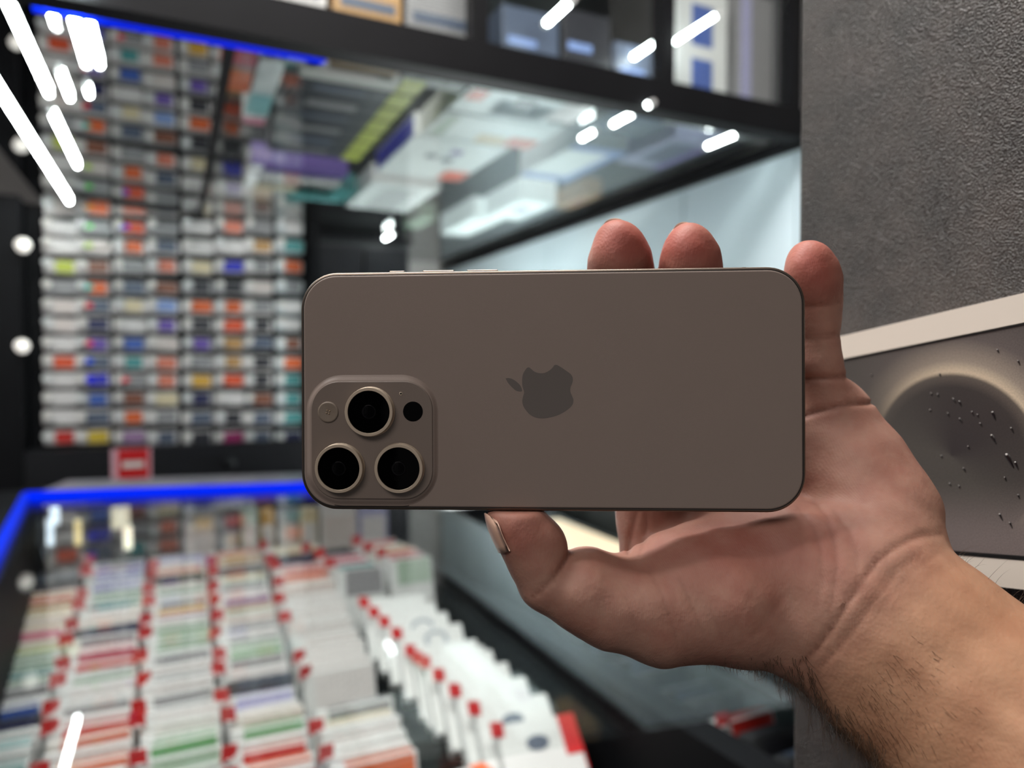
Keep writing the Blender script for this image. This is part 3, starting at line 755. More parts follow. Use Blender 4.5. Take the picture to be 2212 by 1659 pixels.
def pmat(cn):
    """printed card: flat colour with fine darker print lines"""
    key = 'print_' + cn.replace(' ', '_')
    if key in MATS: return MATS[key]
    c = srgb(*PAL[cn]); m = mat(key, c, 0.4)
    nt = m.node_tree; b = nt.nodes['Principled BSDF']; L = nt.links.new
    tc = nt.nodes.new('ShaderNodeTexCoord'); br = nt.nodes.new('ShaderNodeTexBrick'); br.inputs['Scale'].default_value = 1.0
    br.inputs['Brick Width'].default_value = .019; br.inputs['Row Height'].default_value = .006; br.inputs['Mortar Size'].default_value = .0016
    d = tuple(x * .72 for x in c); e = tuple(min(1, x * 1.12) for x in c)
    br.inputs['Color1'].default_value = (*c, 1); br.inputs['Color2'].default_value = (*e, 1); br.inputs['Mortar'].default_value = (*d, 1)
    mp = nt.nodes.new('ShaderNodeMapping'); mp.inputs['Rotation'].default_value = (math.pi / 2, 0, 0)
    L(tc.outputs['Object'], mp.inputs['Vector']); L(mp.outputs[0], br.inputs['Vector']); L(br.outputs['Color'], b.inputs['Base Color'])
    return m
rack_rows = [  # bottom row first, columns left to right
    ['red', 'yellow', 'mauve', 'slate', 'dark grey', 'magenta', 'slate', 'navy'],
    ['white', 'slate', 'orange', 'grey', 'slate', 'dark grey', 'slate', 'teal'],
    ['white', 'blue', 'brown', 'cream', 'navy', 'white', 'brown', 'teal'],
    ['white', 'bright blue', 'grey', 'salmon', 'amber', 'red orange', 'dark grey', 'teal'],
    ['red orange', 'slate', 'teal', 'salmon', 'grey', 'tan', 'dark grey', 'orange'],
    ['white', 'purple', 'blue', 'warm white', 'purple', 'tan', 'slate', 'brown'],
    ['warm white', 'navy', 'white', 'purple', 'dark grey', 'red orange', 'dark grey', 'white'],
    ['warm white', 'slate', 'cream', 'light blue', 'orange', 'orange', 'grey', 'white'],
    ['grey', 'orange', 'slate', 'brown', 'dark grey', 'dark grey', 'warm white', 'grey'],
    ['lime', 'brown', 'grey', 'salmon', 'cream', 'bright blue', 'grey', 'orange'],
    ['white', 'warm white', 'orange', 'slate', 'white', 'white', 'tan', 'teal'],
    ['white', 'grey', 'red orange', 'grey', 'white', 'salmon', 'grey', 'white'],
    ['warm white', 'orange', 'salmon', 'slate', 'cream', 'grey', 'brown', 'white'],
    ['grey', 'slate', 'green', 'light blue', 'brown', 'purple', 'white', 'grey']]
row_y = [945, 903, 862, 822, 783, 742, 702, 662, 620, 575, 532, 490, 448, 408]
col_x = [130, 203, 281, 352, 428, 497, 560, 627]
def blister(name, w, h, d):
    mb = MB()
    o = [(x, y) for x, y in rounded_rect(w / 2, h / 2, .007, 4)]
    i = [(x * .94, y * .90) for x, y in o]
    R = lambda pts, yy: [(x, yy, z) for x, z in pts]
    mb.loft([R(o, 0), R(o, -.003), R(i, -d * .8), R([(x * .88, y * .86) for x, y in o], -d)], True, True, True)
    return mb.mesh(name)
BL = [blister('blister_pack', .090 + .002 * k, .045 + .001 * k, .020 + .004 * k) for k in range(3)]
CARD = [rbox_mesh('label_card', .046 + .007 * k, .002, .034, 0, 1, False) for k in range(3)]
TABM = MB().lathe([(.0105, -.0012), (.0115, -.0006), (.0115, .0006), (.0105, .0012)], 18).mesh('price_disc')
HOOKM = MB().tube((0, .02, 0), (0, -.052, 0), .0016, 6).mesh('peg_hook')
FOIL = MB().lathe([(.010, -.0006), (.010, .0006), (.008, .0010)], 16).mesh('foil_flare_sticker')
ORD = ['first', 'second', 'third', 'fourth', 'fifth', 'sixth', 'seventh', 'eighth', 'ninth', 'tenth', 'eleventh', 'twelfth', 'thirteenth', 'fourteenth', 'fifteenth']
foil_flares = {(1, 10): (180, 220, 0), (1, 11): (40, 220, 40), (1, 4): (0, 90, 255), (1, 3): (0, 20, 255), (2, 3): (250, 40, 60), (1, 8): (40, 220, 210), (1, 7): (250, 50, 50), (1, 5): (250, 50, 80), (2, 11): (120, 70, 250), (4, 12): (60, 160, 60), (2, 12): (40, 220, 40), (1, 12): (250, 160, 0), (3, 13): (240, 80, 30), (1, 13): (250, 50, 30), (0, 13): (80, 60, 250)}  # rainbow flares off the foil, painted as plain base colours
BODYM = [mat('blister_white', (0.66, 0.62, 0.61), 0.25, noise=0.06), mat('blister_grey', (0.40, 0.385, 0.39), 0.25, noise=0.08), mat('blister_cool', (0.60, 0.63, 0.64), 0.25, noise=0.06)]
for r, cols in enumerate(rack_rows):
    for c, cn in enumerate(cols):
        p = on_y(col_x[c], row_y[r], YB)
        k = (r * 5 + c * 3) % 3
        bm_ = BODYM[2] if c == 7 else (BODYM[0] if (cn in ('white', 'warm white', 'cream') or k == 0) else BODYM[k % 2])
        o = link_shared('blister_pack', BL[k], bm_); o.location = (p.x, YB + .03, zr(0) + (p.z - CAMZ) + random.uniform(-.002, .002))
        o.rotation_euler = (0, random.uniform(-.03, .03), 0)
        tag(o, f'{cn} labelled pack on the wall rack, {ORD[c]} column from left, {ORD[r]} row up', 'pack', 'small packs hanging on the wall rack')
        dpt = .020 + .004 * k
        cd = link_shared('label_card', CARD[(r + c) % 3], pmat(cn), o); cd.location = (.010, -dpt - .0008, 0)
        hk = link_shared('peg_hook', HOOKM, M_CHROME, o); hk.location = (-.030, 0, .012)
        td = link_shared('price_disc', TABM, M_WARMWHITE if (r + c) % 3 else M_WHITE, o); td.location = (-.030, -.053, .008); td.rotation_euler = (math.pi / 2, 0, 0)
        if (c, r) in foil_flares:
            f = foil_flares[(c, r)]
            fs_ = link_shared('foil_flare_sticker', FOIL, mat('foil_flare_%d_%d_%d' % f, srgb(*f), 0.22, 0.0, noise=0.05, coat=0.6), o)
            fs_.location = (-.016, -dpt - .004, .002); fs_.rotation_euler = (math.pi / 2, 0, 0); fs_.scale = (1.5, .8, 1)
st = empty('price_sticker', tuple(on_y(288, 1003, YB - .054)))
a_, b_ = on_y(262, 972, YB - .054), on_y(332, 1034, YB - .054)
sw, sh = b_.x - a_.x, a_.z - b_.z
tag(st, 'red sticker with a white bar on the black band under the wall rack', 'sticker')
MB().box(-sw * .68, sw * .56, -.0005, .0015, -sh * .52, sh * .52).build('sticker_backing', mat('sticker_pinkish', srgb(222, 170, 182), .4, noise=.05), st)
MB().box(-sw * .48, sw * .48, -.0022, -.0006, -sh * .5, sh * .5).build('red_field', M_RED, st)
MB().box(-sw * .34, sw * .34, -.0036, -.0023, -sh * .10, sh * .10).build('white_bar', M_WHITE, st)
kn = on_y(497, 1000, YB - .05)
o = MB().lathe([(.02, 0), (.02, .006), (.013, .012), (.011, .02), (0, .022)], 20).build('cabinet_knob', M_DARK, rack, (kn.x, -.051, kn.z)); o.rotation_euler = (math.pi / 2, 0, 0)
for (px, py, s, n_) in ((52, 532, .020, 'upper'), (50, 748, .019, 'lower')):
    p = on_y(px, py, YB - .06)
    g = empty('side_lamp', tuple(p)); tag(g, f'small round white lamp on the black post, {n_} of two', 'lamp')
    MB().lathe([(0, -s), (s * .6, -s * .8), (s, 0), (s * .8, s * .6), (s * .4, s * .9), (0, s)], 20).build('globe', mat('globe_lit', (1, .97, .9), .3, emit=.8, emit_color=(1, .94, .86)), g, (0, -s * .9, 0))
    b = MB().lathe([(s * .5, 0), (s * .5, s * .5), (0, s * .5)], 14).build('socket', M_CHROME, g, (0, -.0005, 0)); b.rotation_euler = (math.pi / 2, 0, 0)

# alcove to the right of the rack
dc = empty('dark_cabinet', (xr + .052, YB - .02, 0)); tag(dc, 'dark tall cabinet in the gap right of the wall rack', 'cabinet')
MB().box(.002, .34, .10, .48, 0, zr(.445)).build('body', M_CHARCOAL, dc)
MB().box(.012, .165, .085, .099, .1, zr(.42)).build('door', M_DARK, dc); MB().box(.175, .33, .085, .099, .1, zr(.42)).build('door', M_DARK, dc)
MB().box(.0, .345, .07, .48, zr(.446), zr(.462)).build('top', M_BLACK, dc)
p0 = on_y(808, 500, 3.02).x; p1 = on_y(852, 500, 3.02).x
tag(MB().box(p0, p1, 3.02, 3.08, 0, ZG - .01).build('trim_1', mat('beige_wood_trim', srgb(196, 172, 142), .5, noise=.1)), kind='structure')

# ================================================================== OVERHEAD GLASS CABINET
oc = empty('overhead_cabinet', (0, YF, ZG))
tag(oc, 'black-framed overhead glass cabinet running along the top', 'cabinet')
X0, XM, X1 = -.34, .079, XW - .03
MB().box(-.55, X1, -.02, .02, -.026, .030).build('front_rail', M_BLACK, oc)
posts = [XM, .437, .80, X1 - .02]
for x in posts: MB().box(x - .012, x + .012, -.018, .018, .0305, .60).build('post', M_BLACK, oc)
MB().box(-.55, X1, -.02, .02, .601, .65).build('top_rail', M_BLACK, oc)
edges = [-.55] + posts
for a, b in zip(edges, edges[1:]):
    MB().box(a + .0125, b - .0125, -.003, .003, .031, .60).build('front_pane', M_GLASS, oc)
MB().box(-.55, X1, .021, 2.1, .651, .665).build('cabinet_roof', M_CHARCOAL, oc)
MB().box(X1 + .001, X1 + .012, .021, 2.1, .006, .65).build('end_panel', M_CHARCOAL, oc)
MB().box(XM + .009, X1, 2.101, 2.112, .006, .65).build('back_panel', M_CHARCOAL, oc)
MB().box(XM - .008, XM + .008, .021, 2.0, -.006, .004).build('shelf_joint', M_BLACK, oc)
MB().box(X0, XM - .009, .021, 1.395, -.003, .003).build('mirror_underside', M_MIRROR, oc)
MB().box(XM + .009, X1, .021, 2.1, -.003, .003).build('glass_shelf', M_SHELFGLASS, oc)
for (x, y) in ((XM + .03, .05), (.437, .05), (.80, .05)):
    MB().lathe([(.010, -.008), (.012, -.004), (.010, -.0032)], 16).build('chrome_stud', M_CHROME, oc, (x, y, 0))

def led_tube(x, y0, y1, z, r, label, m=None):
    t = empty('led_tube', (x, y0, z)); tag(t, label, 'lamp', 'white led tubes')
    MB().tube((0, .006, 0), (0, y1 - y0 - .006, 0), r, 12).build('tube', m or M_TUBE, t)
    for a in (0, y1 - y0): MB().tube((0, a - .005, 0), (0, a + .005, 0), r * 1.12, 12).build('end_cap', M_WHITE, t)
def low_tube(x, y0, y1, r, label): led_tube(x, y0, y1, ZG - .0035 - r, r, label)
low_tube(-.265, 1.36, 2.38, .0045, 'longest white led tube, slanting down the left edge')
low_tube(-.190, 1.0, 1.46, .0045, 'long white led tube at the top left, right of the longest')
low_tube(-.200, 1.56, 1.95, .0040, 'mid-length white led tube ending lowest but one at left')
low_tube(-.143, 1.0, 1.168, .0038, 'short white led tube touching the top edge, third from left')
low_tube(-.118, 1.0, 1.29, .0050, 'white led tube of the bright vertical pair, left one')
low_tube(-.100, 1.0, 1.29, .0040, 'white led tube of the bright vertical pair, right one')
low_tube(-.160, 1.34, 1.47, .0038, 'stubby white led tube below the bright vertical pair')
low_tube(-.128, 1.39, 1.44, .0036, 'shortest white led tube beside the stubby one')
bl = MB().box(-.16, .21, -.006, .006, -.006, .006).build('blue_led_strip', M_BLUELED, None, (0, 1.10, ZG - .012))
tag(bl, 'blue led strip under the overhead cabinet, top left', 'led strip')

# goods on the glass shelf (seen from below through the glass)
ZS = .0036
M_BRIGHT = mat('bright_white_card', (0.86, 0.87, 0.87), 0.4, noise=0.03)
def shelf_box(name, x0, x1, y0, y1, h, m, label, cat='box', group=None, yaw=0.0, patches=(), z=0.0):
    """patches: (u0, u1, v0, v1, side, material) on the underside ('b'), right ('r'), left ('l') or front ('f') face, in fractions"""
    w, d = x1 - x0, y1 - y0
    o = link(name, rbox_mesh(name, w, d, h, .002, 2), m, None, ((x0 + x1) / 2, (y0 + y1) / 2, ZG + ZS + z)); o.rotation_euler = (0, 0, yaw)
    tag(o, label, cat, group)
    for (u0, u1, v0, v1, s, pm) in patches:
        e = .0009
        a0, a1 = (u0 - .5), (u1 - .5); c0, c1 = (v0 - .5), (v1 - .5)
        mb = MB()
        if s == 'b': mb.box(a0 * w, a1 * w, c0 * d, c1 * d, -e, .0)
        elif s == 'r': mb.box(w / 2, w / 2 + e, a0 * d, a1 * d, v0 * h, v1 * h)
        elif s == 'l': mb.box(-w / 2 - e, -w / 2, a0 * d, a1 * d, v0 * h, v1 * h)
        else: mb.box(a0 * w, a1 * w, -d / 2 - e, -d / 2, v0 * h, v1 * h)
        mb.build('printed_patch', pm, o)
    return o
P_ = lambda n: pmat(n)
M_BOXDARK = mat('dark_box_card', srgb(58, 60, 68), .4, noise=.15)
for k in range(7):
    y0 = 1.155 + k * .074
    shelf_box('phone_case_box', .19, .392, y0, y0 + .070, .05, M_BOXDARK if k else M_WARMWHITE, f'dark case box with a lime end on the glass shelf, {ORD[k]} from the front' if k else 'pale beige case box with a lime end at the front of the glass shelf', 'box', 'lime-ended boxes in a row on the glass shelf',
              patches=[(.80, 1, .04, .96, 'b', P_('lime')), (.03, .97, .05, .95, 'r', P_('lime')), (.15, .6, .2, .45 + .1 * (k % 3), 'b', P_('slate' if k % 2 else 'grey') if k else P_('warm white'))])
shelf_box('accessory_box', .125, .165, 1.13, 1.50, .06, M_BRIGHT, 'long narrow white and mint box lying along the glass shelf', patches=[(0, 1, .55, .85, 'b', P_('aqua')), (.0, 1, .9, 1, 'b', P_('pink'))])
shelf_box('accessory_box', .085, .122, 1.14, 1.34, .07, P_('grey'), 'grey hanging card with an orange patch left of the mint box', patches=[(.0, 1, .1, .4, 'b', P_('rose')), (0, 1, .5, .98, 'b', P_('orange'))])
for k, (cn, yy0) in enumerate((('cream', 1.99), ('grey', 1.935), ('white', 1.88), ('purple', 1.80))):
    shelf_box('slim_box', .17, .40, yy0, yy0 + .05, .055, P_(cn), f'{cn} slim box in the group of four left on the glass shelf', 'box', 'four slim boxes on the glass shelf', patches=[(.0, .12, .05, .95, 'b', M_BRIGHT)])
shelf_box('gadget_box', .455, .675, 1.43, 1.74, .05, M_BRIGHT, 'white gadget box with a blue side and one orange corner on the glass shelf', patches=[(.70, .98, .72, .98, 'b', P_('red orange')), (.02, .98, .0, .9, 'l', P_('bright blue')), (.3, .42, .35, .45, 'b', P_('slate')), (.5, .62, .4, .5, 'b', P_('slate')), (.5, .62, .2, .3, 'b', P_('purple'))])
shelf_box('gadget_box', .465, .715, 1.275, 1.42, .05, M_BRIGHT, 'white gadget box with yellow and orange corners on the glass shelf', patches=[(.45, .70, .62, .98, 'b', P_('cream')), (.72, .98, .55, .98, 'b', P_('salmon')), (.05, .16, .1, .9, 'b', P_('sage'))])
shelf_box('gadget_box', .465, .715, 1.10, 1.262, .05, M_BRIGHT, 'white gadget box nearest the black rail with a small orange square', patches=[(.03, .16, .3, .6, 'b', P_('red orange')), (.4, .55, .35, .6, 'b', P_('dark grey')), (.75, .98, .1, .8, 'b', P_('white'))])
shelf_box('gadget_box', .47, .66, 1.84, 2.16, .05, M_BRIGHT, 'white gadget box with rows of grey print at the back of the glass shelf', patches=[(.25, .75, .15 + .14 * i, .20 + .14 * i, 'b', P_('grey')) for i in range(6)])
shelf_box('flat_box', .30, .455, 1.955, 2.11, .045, P_('teal'), 'teal flat box at the back of the glass shelf', patches=[(.1, .9, .85, .98, 'b', P_('aqua'))])
shelf_box('charger_box', .79, .925, 1.34, 1.62, .06, M_BRIGHT, 'white charger box with a bright blue border on the glass shelf', patches=[(.82, 1, 0, 1, 'b', P_('light blue')), (0, .82, .85, 1, 'b', P_('light blue')), (0, .82, 0, .12, 'b', P_('light blue')), (.05, .95, .05, .9, 'r', P_('blue'))])
shelf_box('charger_box', .95, 1.07, 1.20, 1.42, .05, P_('lilac'), 'grey violet charger box right of the blue-bordered box', patches=[(.2, .8, .2, .8, 'b', P_('slate')), (.84, 1, 0, 1, 'b', P_('purple'))])
M_ADDED_GLOW = mat('white_box_added_glow', (.85, .9, .9), .4, emit=.5, emit_color=(.86, 1, 1))  # added glow: ordinary card boxes emit so they look brightly lit
shelf_box('far_shelf_box', .88, .985, 2.14, 2.46, .07, M_ADDED_GLOW, 'plain white box with added glow at the far right of the glass shelf')
shelf_box('far_shelf_box', .91, 1.03, 1.86, 2.12, .07, M_ADDED_GLOW, 'white box with added glow and a lilac swirl print at the far right of the glass shelf', patches=[(.3, .7, .3, .6, 'b', P_('lilac'))])
shelf_box('far_shelf_box', 1.045, 1.10, 1.72, 1.90, .05, P_('tan'), 'tan box with a dark print beside the white swirl box', patches=[(.3, .7, .3, .7, 'b', P_('brown'))])
shelf_box('far_shelf_box', .72, .78, 2.22, 2.40, .05, P_('sage'), 'small pale green box at the back of the glass shelf')
# boxes standing in the upper cabinet behind the front panes
u0, u1 = on_y(1446, 100, 1.13).x, on_y(1556, 100, 1.13).x
shelf_box('standing_box', u0, u1, 1.11, 1.15, .26, M_WHITE, 'tall white box with two blue pictures standing behind the right pane', patches=[(.30, .70, .20, .46, 'f', P_('blue')), (.30, .70, .56, .86, 'f', P_('blue'))])
u0, u1 = on_y(1566, 100, 1.16).x, on_y(1652, 100, 1.16).x
shelf_box('standing_box', u0, u1, 1.12, 1.17, .28, P_('grey'), 'tall grey box standing right of the white box behind the pane', patches=[(.05, .3, .03, .97, 'f', P_('lilac'))])
for k, (a, b, hh, cn, nm) in enumerate(((1070, 1190, .17, 'slate', 'slate'), (1200, 1300, .19, 'dark grey', 'dark'), (1310, 1415, .15, 'slate', 'steel grey'))):
    q0, q1 = on_y(a, 100, 1.20).x, on_y(b, 100, 1.20).x
    shelf_box('display_case', q0, q1, 1.17, 1.25, hh, P_(cn), f'{nm} case standing behind the middle pane, {ORD[k]} from left', 'box', patches=[(.1, .9, .2, .3, 'f', P_('white')), (.1, .6, .6, .68, 'f', P_('light blue'))])
for k, (a, b, cn) in enumerate(((545, 700, 'white'), (715, 860, 'tan'), (870, 1010, 'grey'))):
    q0, q1 = on_y(a, 20, 1.14).x, on_y(b, 20, 1.14).x
    shelf_box('display_case', q0, q1, 1.12, 1.18, .16, P_(cn), f'{cn} case standing behind the left pane above the rail', 'box', patches=[(.1, .9, .5, .6, 'f', P_('slate'))])
# short tubes glowing inside the cabinet, one standing for a tube reflection
M_TUBE2 = mat('led_short_tube_lit', (0.9, 1.0, 0.97), 0.4, emit=30.0, emit_color=(0.9, 1.0, 0.99))
def tube_between(pa, pb, z, r, lb):
    p, q = on_z(*pa, z), on_z(*pb, z)
    led_tube((p.x + q.x) / 2, min(p.y, q.y), max(p.y, q.y), z, r, lb, M_TUBE2)
tube_between((816, 523), (852, 505), ZG - .02, .0042, 'short lit tube at the far back below the glass shelf')
tube_between((1252, 300), (1290, 282), ZG - .02, .0042, 'short lit tube below the glass shelf above the blue-bordered box')
tube_between((1322, 270), (1408, 222), ZG - .02, .0042, 'lit tube below the glass shelf right of the orange corners')
tube_between((1530, 318), (1588, 288), ZG - .02, .0042, 'short lit tube below the glass shelf next to the pillar')
tube_between((1325, 152), (1428, 84), ZG + .13, .0045, 'slanting lit tube behind the middle pane, nearer the right post')
tube_between((1168, 50), (1245, 4), ZG + .13, .0050, 'slanting lit tube behind the middle pane, nearer the left post')
tube_between((1450, 96), (1552, 30), ZG + .13, .0035, 'slanting lit tube standing for a tube reflection in front of the tall white box')  # reflection of the other tubes, built as one more emitting tube

# ================================================================== COUNTER
ZC = zr(-.27)
A_, B_, C_ = on_z(0, 1180, ZC), on_z(55, 1072, ZC), on_z(652, 1051, ZC)
dirBC = (C_ - B_).normalized(); D_ = C_ + dirBC * .22
dirBA = (A_ - B_).normalized(); E_ = B_ + dirBA * 1.25
ct = empty('display_counter', (B_.x, B_.y, 0)); tag(ct, 'glass-topped display counter edged with blue light, filled with packs', 'counter')
def poly_prism(name, pts, z0, z1, m, parent, org):
    q = [(p.x - org.x, p.y - org.y) for p in pts]
    if sum(q[i][0] * q[(i + 1) % len(q)][1] - q[(i + 1) % len(q)][0] * q[i][1] for i in range(len(q))) < 0: q = q[::-1]
    return MB().prism(q, z0, z1).build(name, m, parent)
nBC = Vector((-dirBC.y, dirBC.x, 0)); nBA = Vector((dirBA.y, -dirBA.x, 0))
if nBC.y < 0: nBC = -nBC
if nBA.x > 0: nBA = -nBA
poly_prism('rear_ledge', [B_ + nBC * .012, D_ + nBC * .012, D_ + nBC * .22, B_ + nBC * .22], ZC - .03, ZC - .002, mat('ledge_grey', srgb(120, 116, 124), .3, noise=.08), ct, B_)
poly_prism('rear_body', [B_ + nBC * .012, D_ + nBC * .012, D_ + nBC * .22, B_ + nBC * .22], .0, ZC - .031, M_DARK, ct, B_)
poly_prism('side_body', [B_ + nBA * .012 + nBC * .2, E_ + nBA * .012, E_ + nBA * .25, B_ + nBA * .25 + nBC * .2], .0, ZC - .012, M_BLACK, ct, B_)
gl_pts = [B_, D_, Vector((.475, 1.5, 0)), Vector((.475, .62, 0)), Vector((.46, .42, 0)), E_]
poly_prism('glass_top', gl_pts, ZC - .010, ZC - .004, M_GLASS, ct, B_)
poly_prism('tray_floor', [p for p in gl_pts], zr(-.70), zr(-.68), M_BLACK, ct, B_)
def bar(name, a, b, w, h, m, label):
    d = (b - a).normalized(); n = Vector((-d.y, d.x, 0)); mb = MB()
    mb.add([a + n * s * w + Vector((0, 0, t)) for t in (-h, h) for s in (-1, 1)] + [b + n * s * w + Vector((0, 0, t)) for t in (-h, h) for s in (-1, 1)],
           [(0, 1, 3, 2), (4, 6, 7, 5), (0, 4, 5, 1), (2, 3, 7, 6), (0, 2, 6, 4), (1, 5, 7, 3)])
    c = (a + b) / 2; mb.v = [tuple(Vector(v) - c) for v in mb.v]
    o = mb.build(name, m, None, c); return tag(o, label, 'led strip')
bar('blue_led_strip', B_, D_, .007, .009, M_BLUELED, 'bright blue led strip along the back edge of the counter')
bar('blue_led_strip', B_, E_, .006, .008, mat('blue_led_dim', (0, .01, .22), .4, emit=.7, emit_color=(.01, .04, .9), spec=.02), 'blue led strip along the left edge of the counter')

# packs filed upright in rows
TZ = lambda y: zr(-.468 + .165 * (y - 1.0))
ROWX = [-.357, -.254, -.149, -.046, .058, .166]
rows = [
    'mauve purple red green grey slate white grey white cream grey white tan white grey white blue white white white teal white white white white white white white',
    'dark grey,slate,dark grey,navy,tan,salmon,tan,cream,warm white,cream,pink,warm white,lime,sage,sage,teal,sage,grey,white,blue,navy,white,aqua,white,teal,white,white,aqua,white,white,white',
    'grey,mauve,lilac,lilac,lilac,sage,sage,teal,white,warm white,warm white,navy,grey,pink,rose,red,grey,sage,white,white,grey,white,red,salmon,white,orange,white,grey,white,grey,white',
    'lilac,white,salmon,cream,black,warm white,sage,white,grey,amber,mauve,white,sage,green,sage,sage,grey,white,grey,white,grey,grey,white,white,sage,green,sage,sage,grey,white,grey',
    'red orange,tan,tan,grey,dark grey,cream,sage,grey,white,mauve,tan,sage,warm white,grey,white,grey,sage,green,grey,white,slate,dark grey,lilac,white,warm white,green,white,red,orange,white,red',
    'cream,cream,slate,navy,pink,red,salmon,warm white,warm white,-,white,white,white,white,white,-,white,white,white,white,white,-,-,-,grey,cream,white,white,white,orange']
ROWN = ['first row from left', 'second row from left', 'third row from left', 'fourth row from left', 'fifth row from left', 'wide sixth row']
PK = {}
def pack_mesh(w, t):
    k = (round(w, 4), round(t, 4))
    if k not in PK:
        b = rbox_mesh('accessory_pack', w, t, .125, .0012, 1, False)
        for v in b.vertices: v.co.z -= .0625
        l = MB().box(-w * .46 + .012, w * .46, -t * .42, t * .42, .0, .0008).mesh('top_label')
        f = MB().box(-w * .46 + .012, w * .46, -t / 2 - .0008, -t / 2, -.05, -.003).mesh('front_label')
        PK[k] = (b, l, f)
    return PK[k]
TAB = rbox_mesh('price_tab', .020, .0016, .020, .0006, 1, False)
TABX = rbox_mesh('tab_clip', .012, .010, .004, .0008, 1, False)
cnt_ = 0
def filed_pack(x, y, w, t, cn, label, group, tab, lean=-.30, yaw=0.0, z=None, tab_side=-1):
    b, l, f = pack_mesh(w, t)
    body = M_WHITE if cn not in ('dark grey', 'navy', 'black', 'slate') else M_CHARCOAL
    if cn in ('warm white', 'cream', 'tan', 'salmon', 'pink', 'mauve'): body = M_WARMWHITE
    o = link_shared('accessory_pack', b, body)
    o.location = (x, y, (TZ(y) if z is None else z) + random.uniform(-.004, .004)); o.rotation_euler = (lean + random.uniform(-.03, .03), random.uniform(-.02, .02), yaw + random.uniform(-.025, .025))
    tag(o, label, 'pack', group)
    link_shared('top_label', l, pmat(cn), o); link_shared('front_label', f, pmat(cn), o)
    if tab:
        a = link_shared('price_tab', TAB, M_RED, o); a.location = (tab_side * (w / 2 + .001 * random.uniform(-4, 4)), -t * .5 - .002, .004 + random.uniform(-.004, .004)); a.rotation_euler = (.2, 0, random.uniform(-.5, .5))
        link_shared('tab_clip', TABX, M_WHITE, a).location = (.002, .003, -.009)
    return o
ORD2 = ORD + ['sixteenth', 'seventeenth', 'eighteenth', 'nineteenth', 'twentieth']
def TH(i): return ORD2[i]
for ri, (spec, x0) in enumerate(zip(rows, ROWX)):
    names = spec.split(',') if ',' in spec else spec.split()
    n = len(names); ya, yb = 1.545, .86
    w = .094 if ri < 5 else .106
    y = ya
    seen = {}
    for i, cn in enumerate(names):
        y = ya + (yb - ya) * i / (n - 1)
        if cn == '-': continue
        seen[cn] = seen.get(cn, -1) + 1
        t = random.choice((.012, .015, .018)) if ri < 5 else .019
        filed_pack(x0 + w / 2 + random.uniform(-.003, .003), y, w, t, cn, (f'{cn} slim pack filed in the {ROWN[ri]} of the counter' if names.count(cn) == 1 else f'{TH(seen[cn])} {cn} slim pack from the back, {ROWN[ri]} of the counter'), f'packs in the {ROWN[ri]} of the counter', (i * 7 + ri * 3) % 5 < 2, lean=-.30)
# small far group right of the rows
for ri, (xa, ya, names) in enumerate(((.285, 1.50, 'dark grey,slate,rose,pink,teal,grey'.split(',')), (.39, 1.52, 'red white cream salmon rose sage'.split()))):
    for i, cn in enumerate(names):
        filed_pack(xa + .006 * i, ya - .030 * i, .088, .02, cn, f'{cn} pack in the short far {"inner" if ri == 0 else "outer"} row of the counter', 'packs in the short far rows', i % 2 == 0, z=zr(-.385))
# white boxes along the right side of the counter
M_PRINTRING = mat('ring_print', srgb(150, 158, 170), .4, noise=.1)
wb = [('white', .040), ('white', .040), ('ring', .046), ('ring', .050), ('white', .022), ('white', .022), ('white', .042), ('white', .046), ('plain', .05), ('eye', .055), ('red', .06)]
yb_ = 1.27; k = 0
for i, (kd, th) in enumerate(wb):
    f = (1.27 - yb_) / .52
    x = .350 + .105 * f; y = yb_
    o = link('white_box', rbox_mesh('white_box', .112, th * .60, .12, .003, 2), M_WHITE, None, (x, y - .093, TZ(y) - .085)); o.rotation_euler = (-.88, 0, -.12)
    lab = {'white': f'plain white box in the right row of the counter, {ORD[i]} from the far end', 'ring': f'white box printed with a grey ring, {"farther" if i == 2 else "nearer"} of the two', 'plain': 'thick plain white box before the one with an eye-shaped print', 'eye': 'white box with a dark oval print near the bottom of the picture', 'red': 'white box with a bright red end at the near end of the right row'}[kd]
    tag(o, lab, 'box', 'white boxes along the right side of the counter')
    fy = -th * .30; A24 = [2 * math.pi * q / 24 for q in range(24)]
    if kd == 'ring':
        MB().loft([[(.020 * math.cos(a) * s_, yy_, .016 * math.sin(a) * s_) for a in A24] for s_, yy_ in ((1, fy), (1, fy - .0008), (.72, fy - .0008), (.72, fy))], False, False).build('ring_print', M_PRINTRING, o, (.008, 0, .094))
    if kd in ('eye', 'red'):
        MB().loft([[(.016 * math.cos(a) * s_, yy_, .010 * math.sin(a) * s_) for a in A24] for s_, yy_ in ((1, fy), (1, fy - .0008))]).build('oval_print', P_('slate'), o, (-.004, 0, .088))
    if kd == 'red':
        MB().box(.0562, .0575, -th * .29, th * .29, .045, .119).build('red_end', M_RED, o); MB().box(.032, .0558, fy - .001, fy, .066, .119).build('red_corner', M_RED, o)
    a = link_shared('price_tab', TAB, M_RED, o); a.location = (-.056, -th * .36, .112); a.rotation_euler = (.1, 0, .3)
    yb_ -= th * .97
q = filed_pack(.30, .80, .10, .05, 'white', 'white box with an orange end and a dark oval at the bottom edge', None, True, lean=-.2, z=zr(-.50)); q['category'] = 'box'
MB().box(.03, .0505, -.024, .024, .001, .002).build('orange_corner', P_('orange'), q)
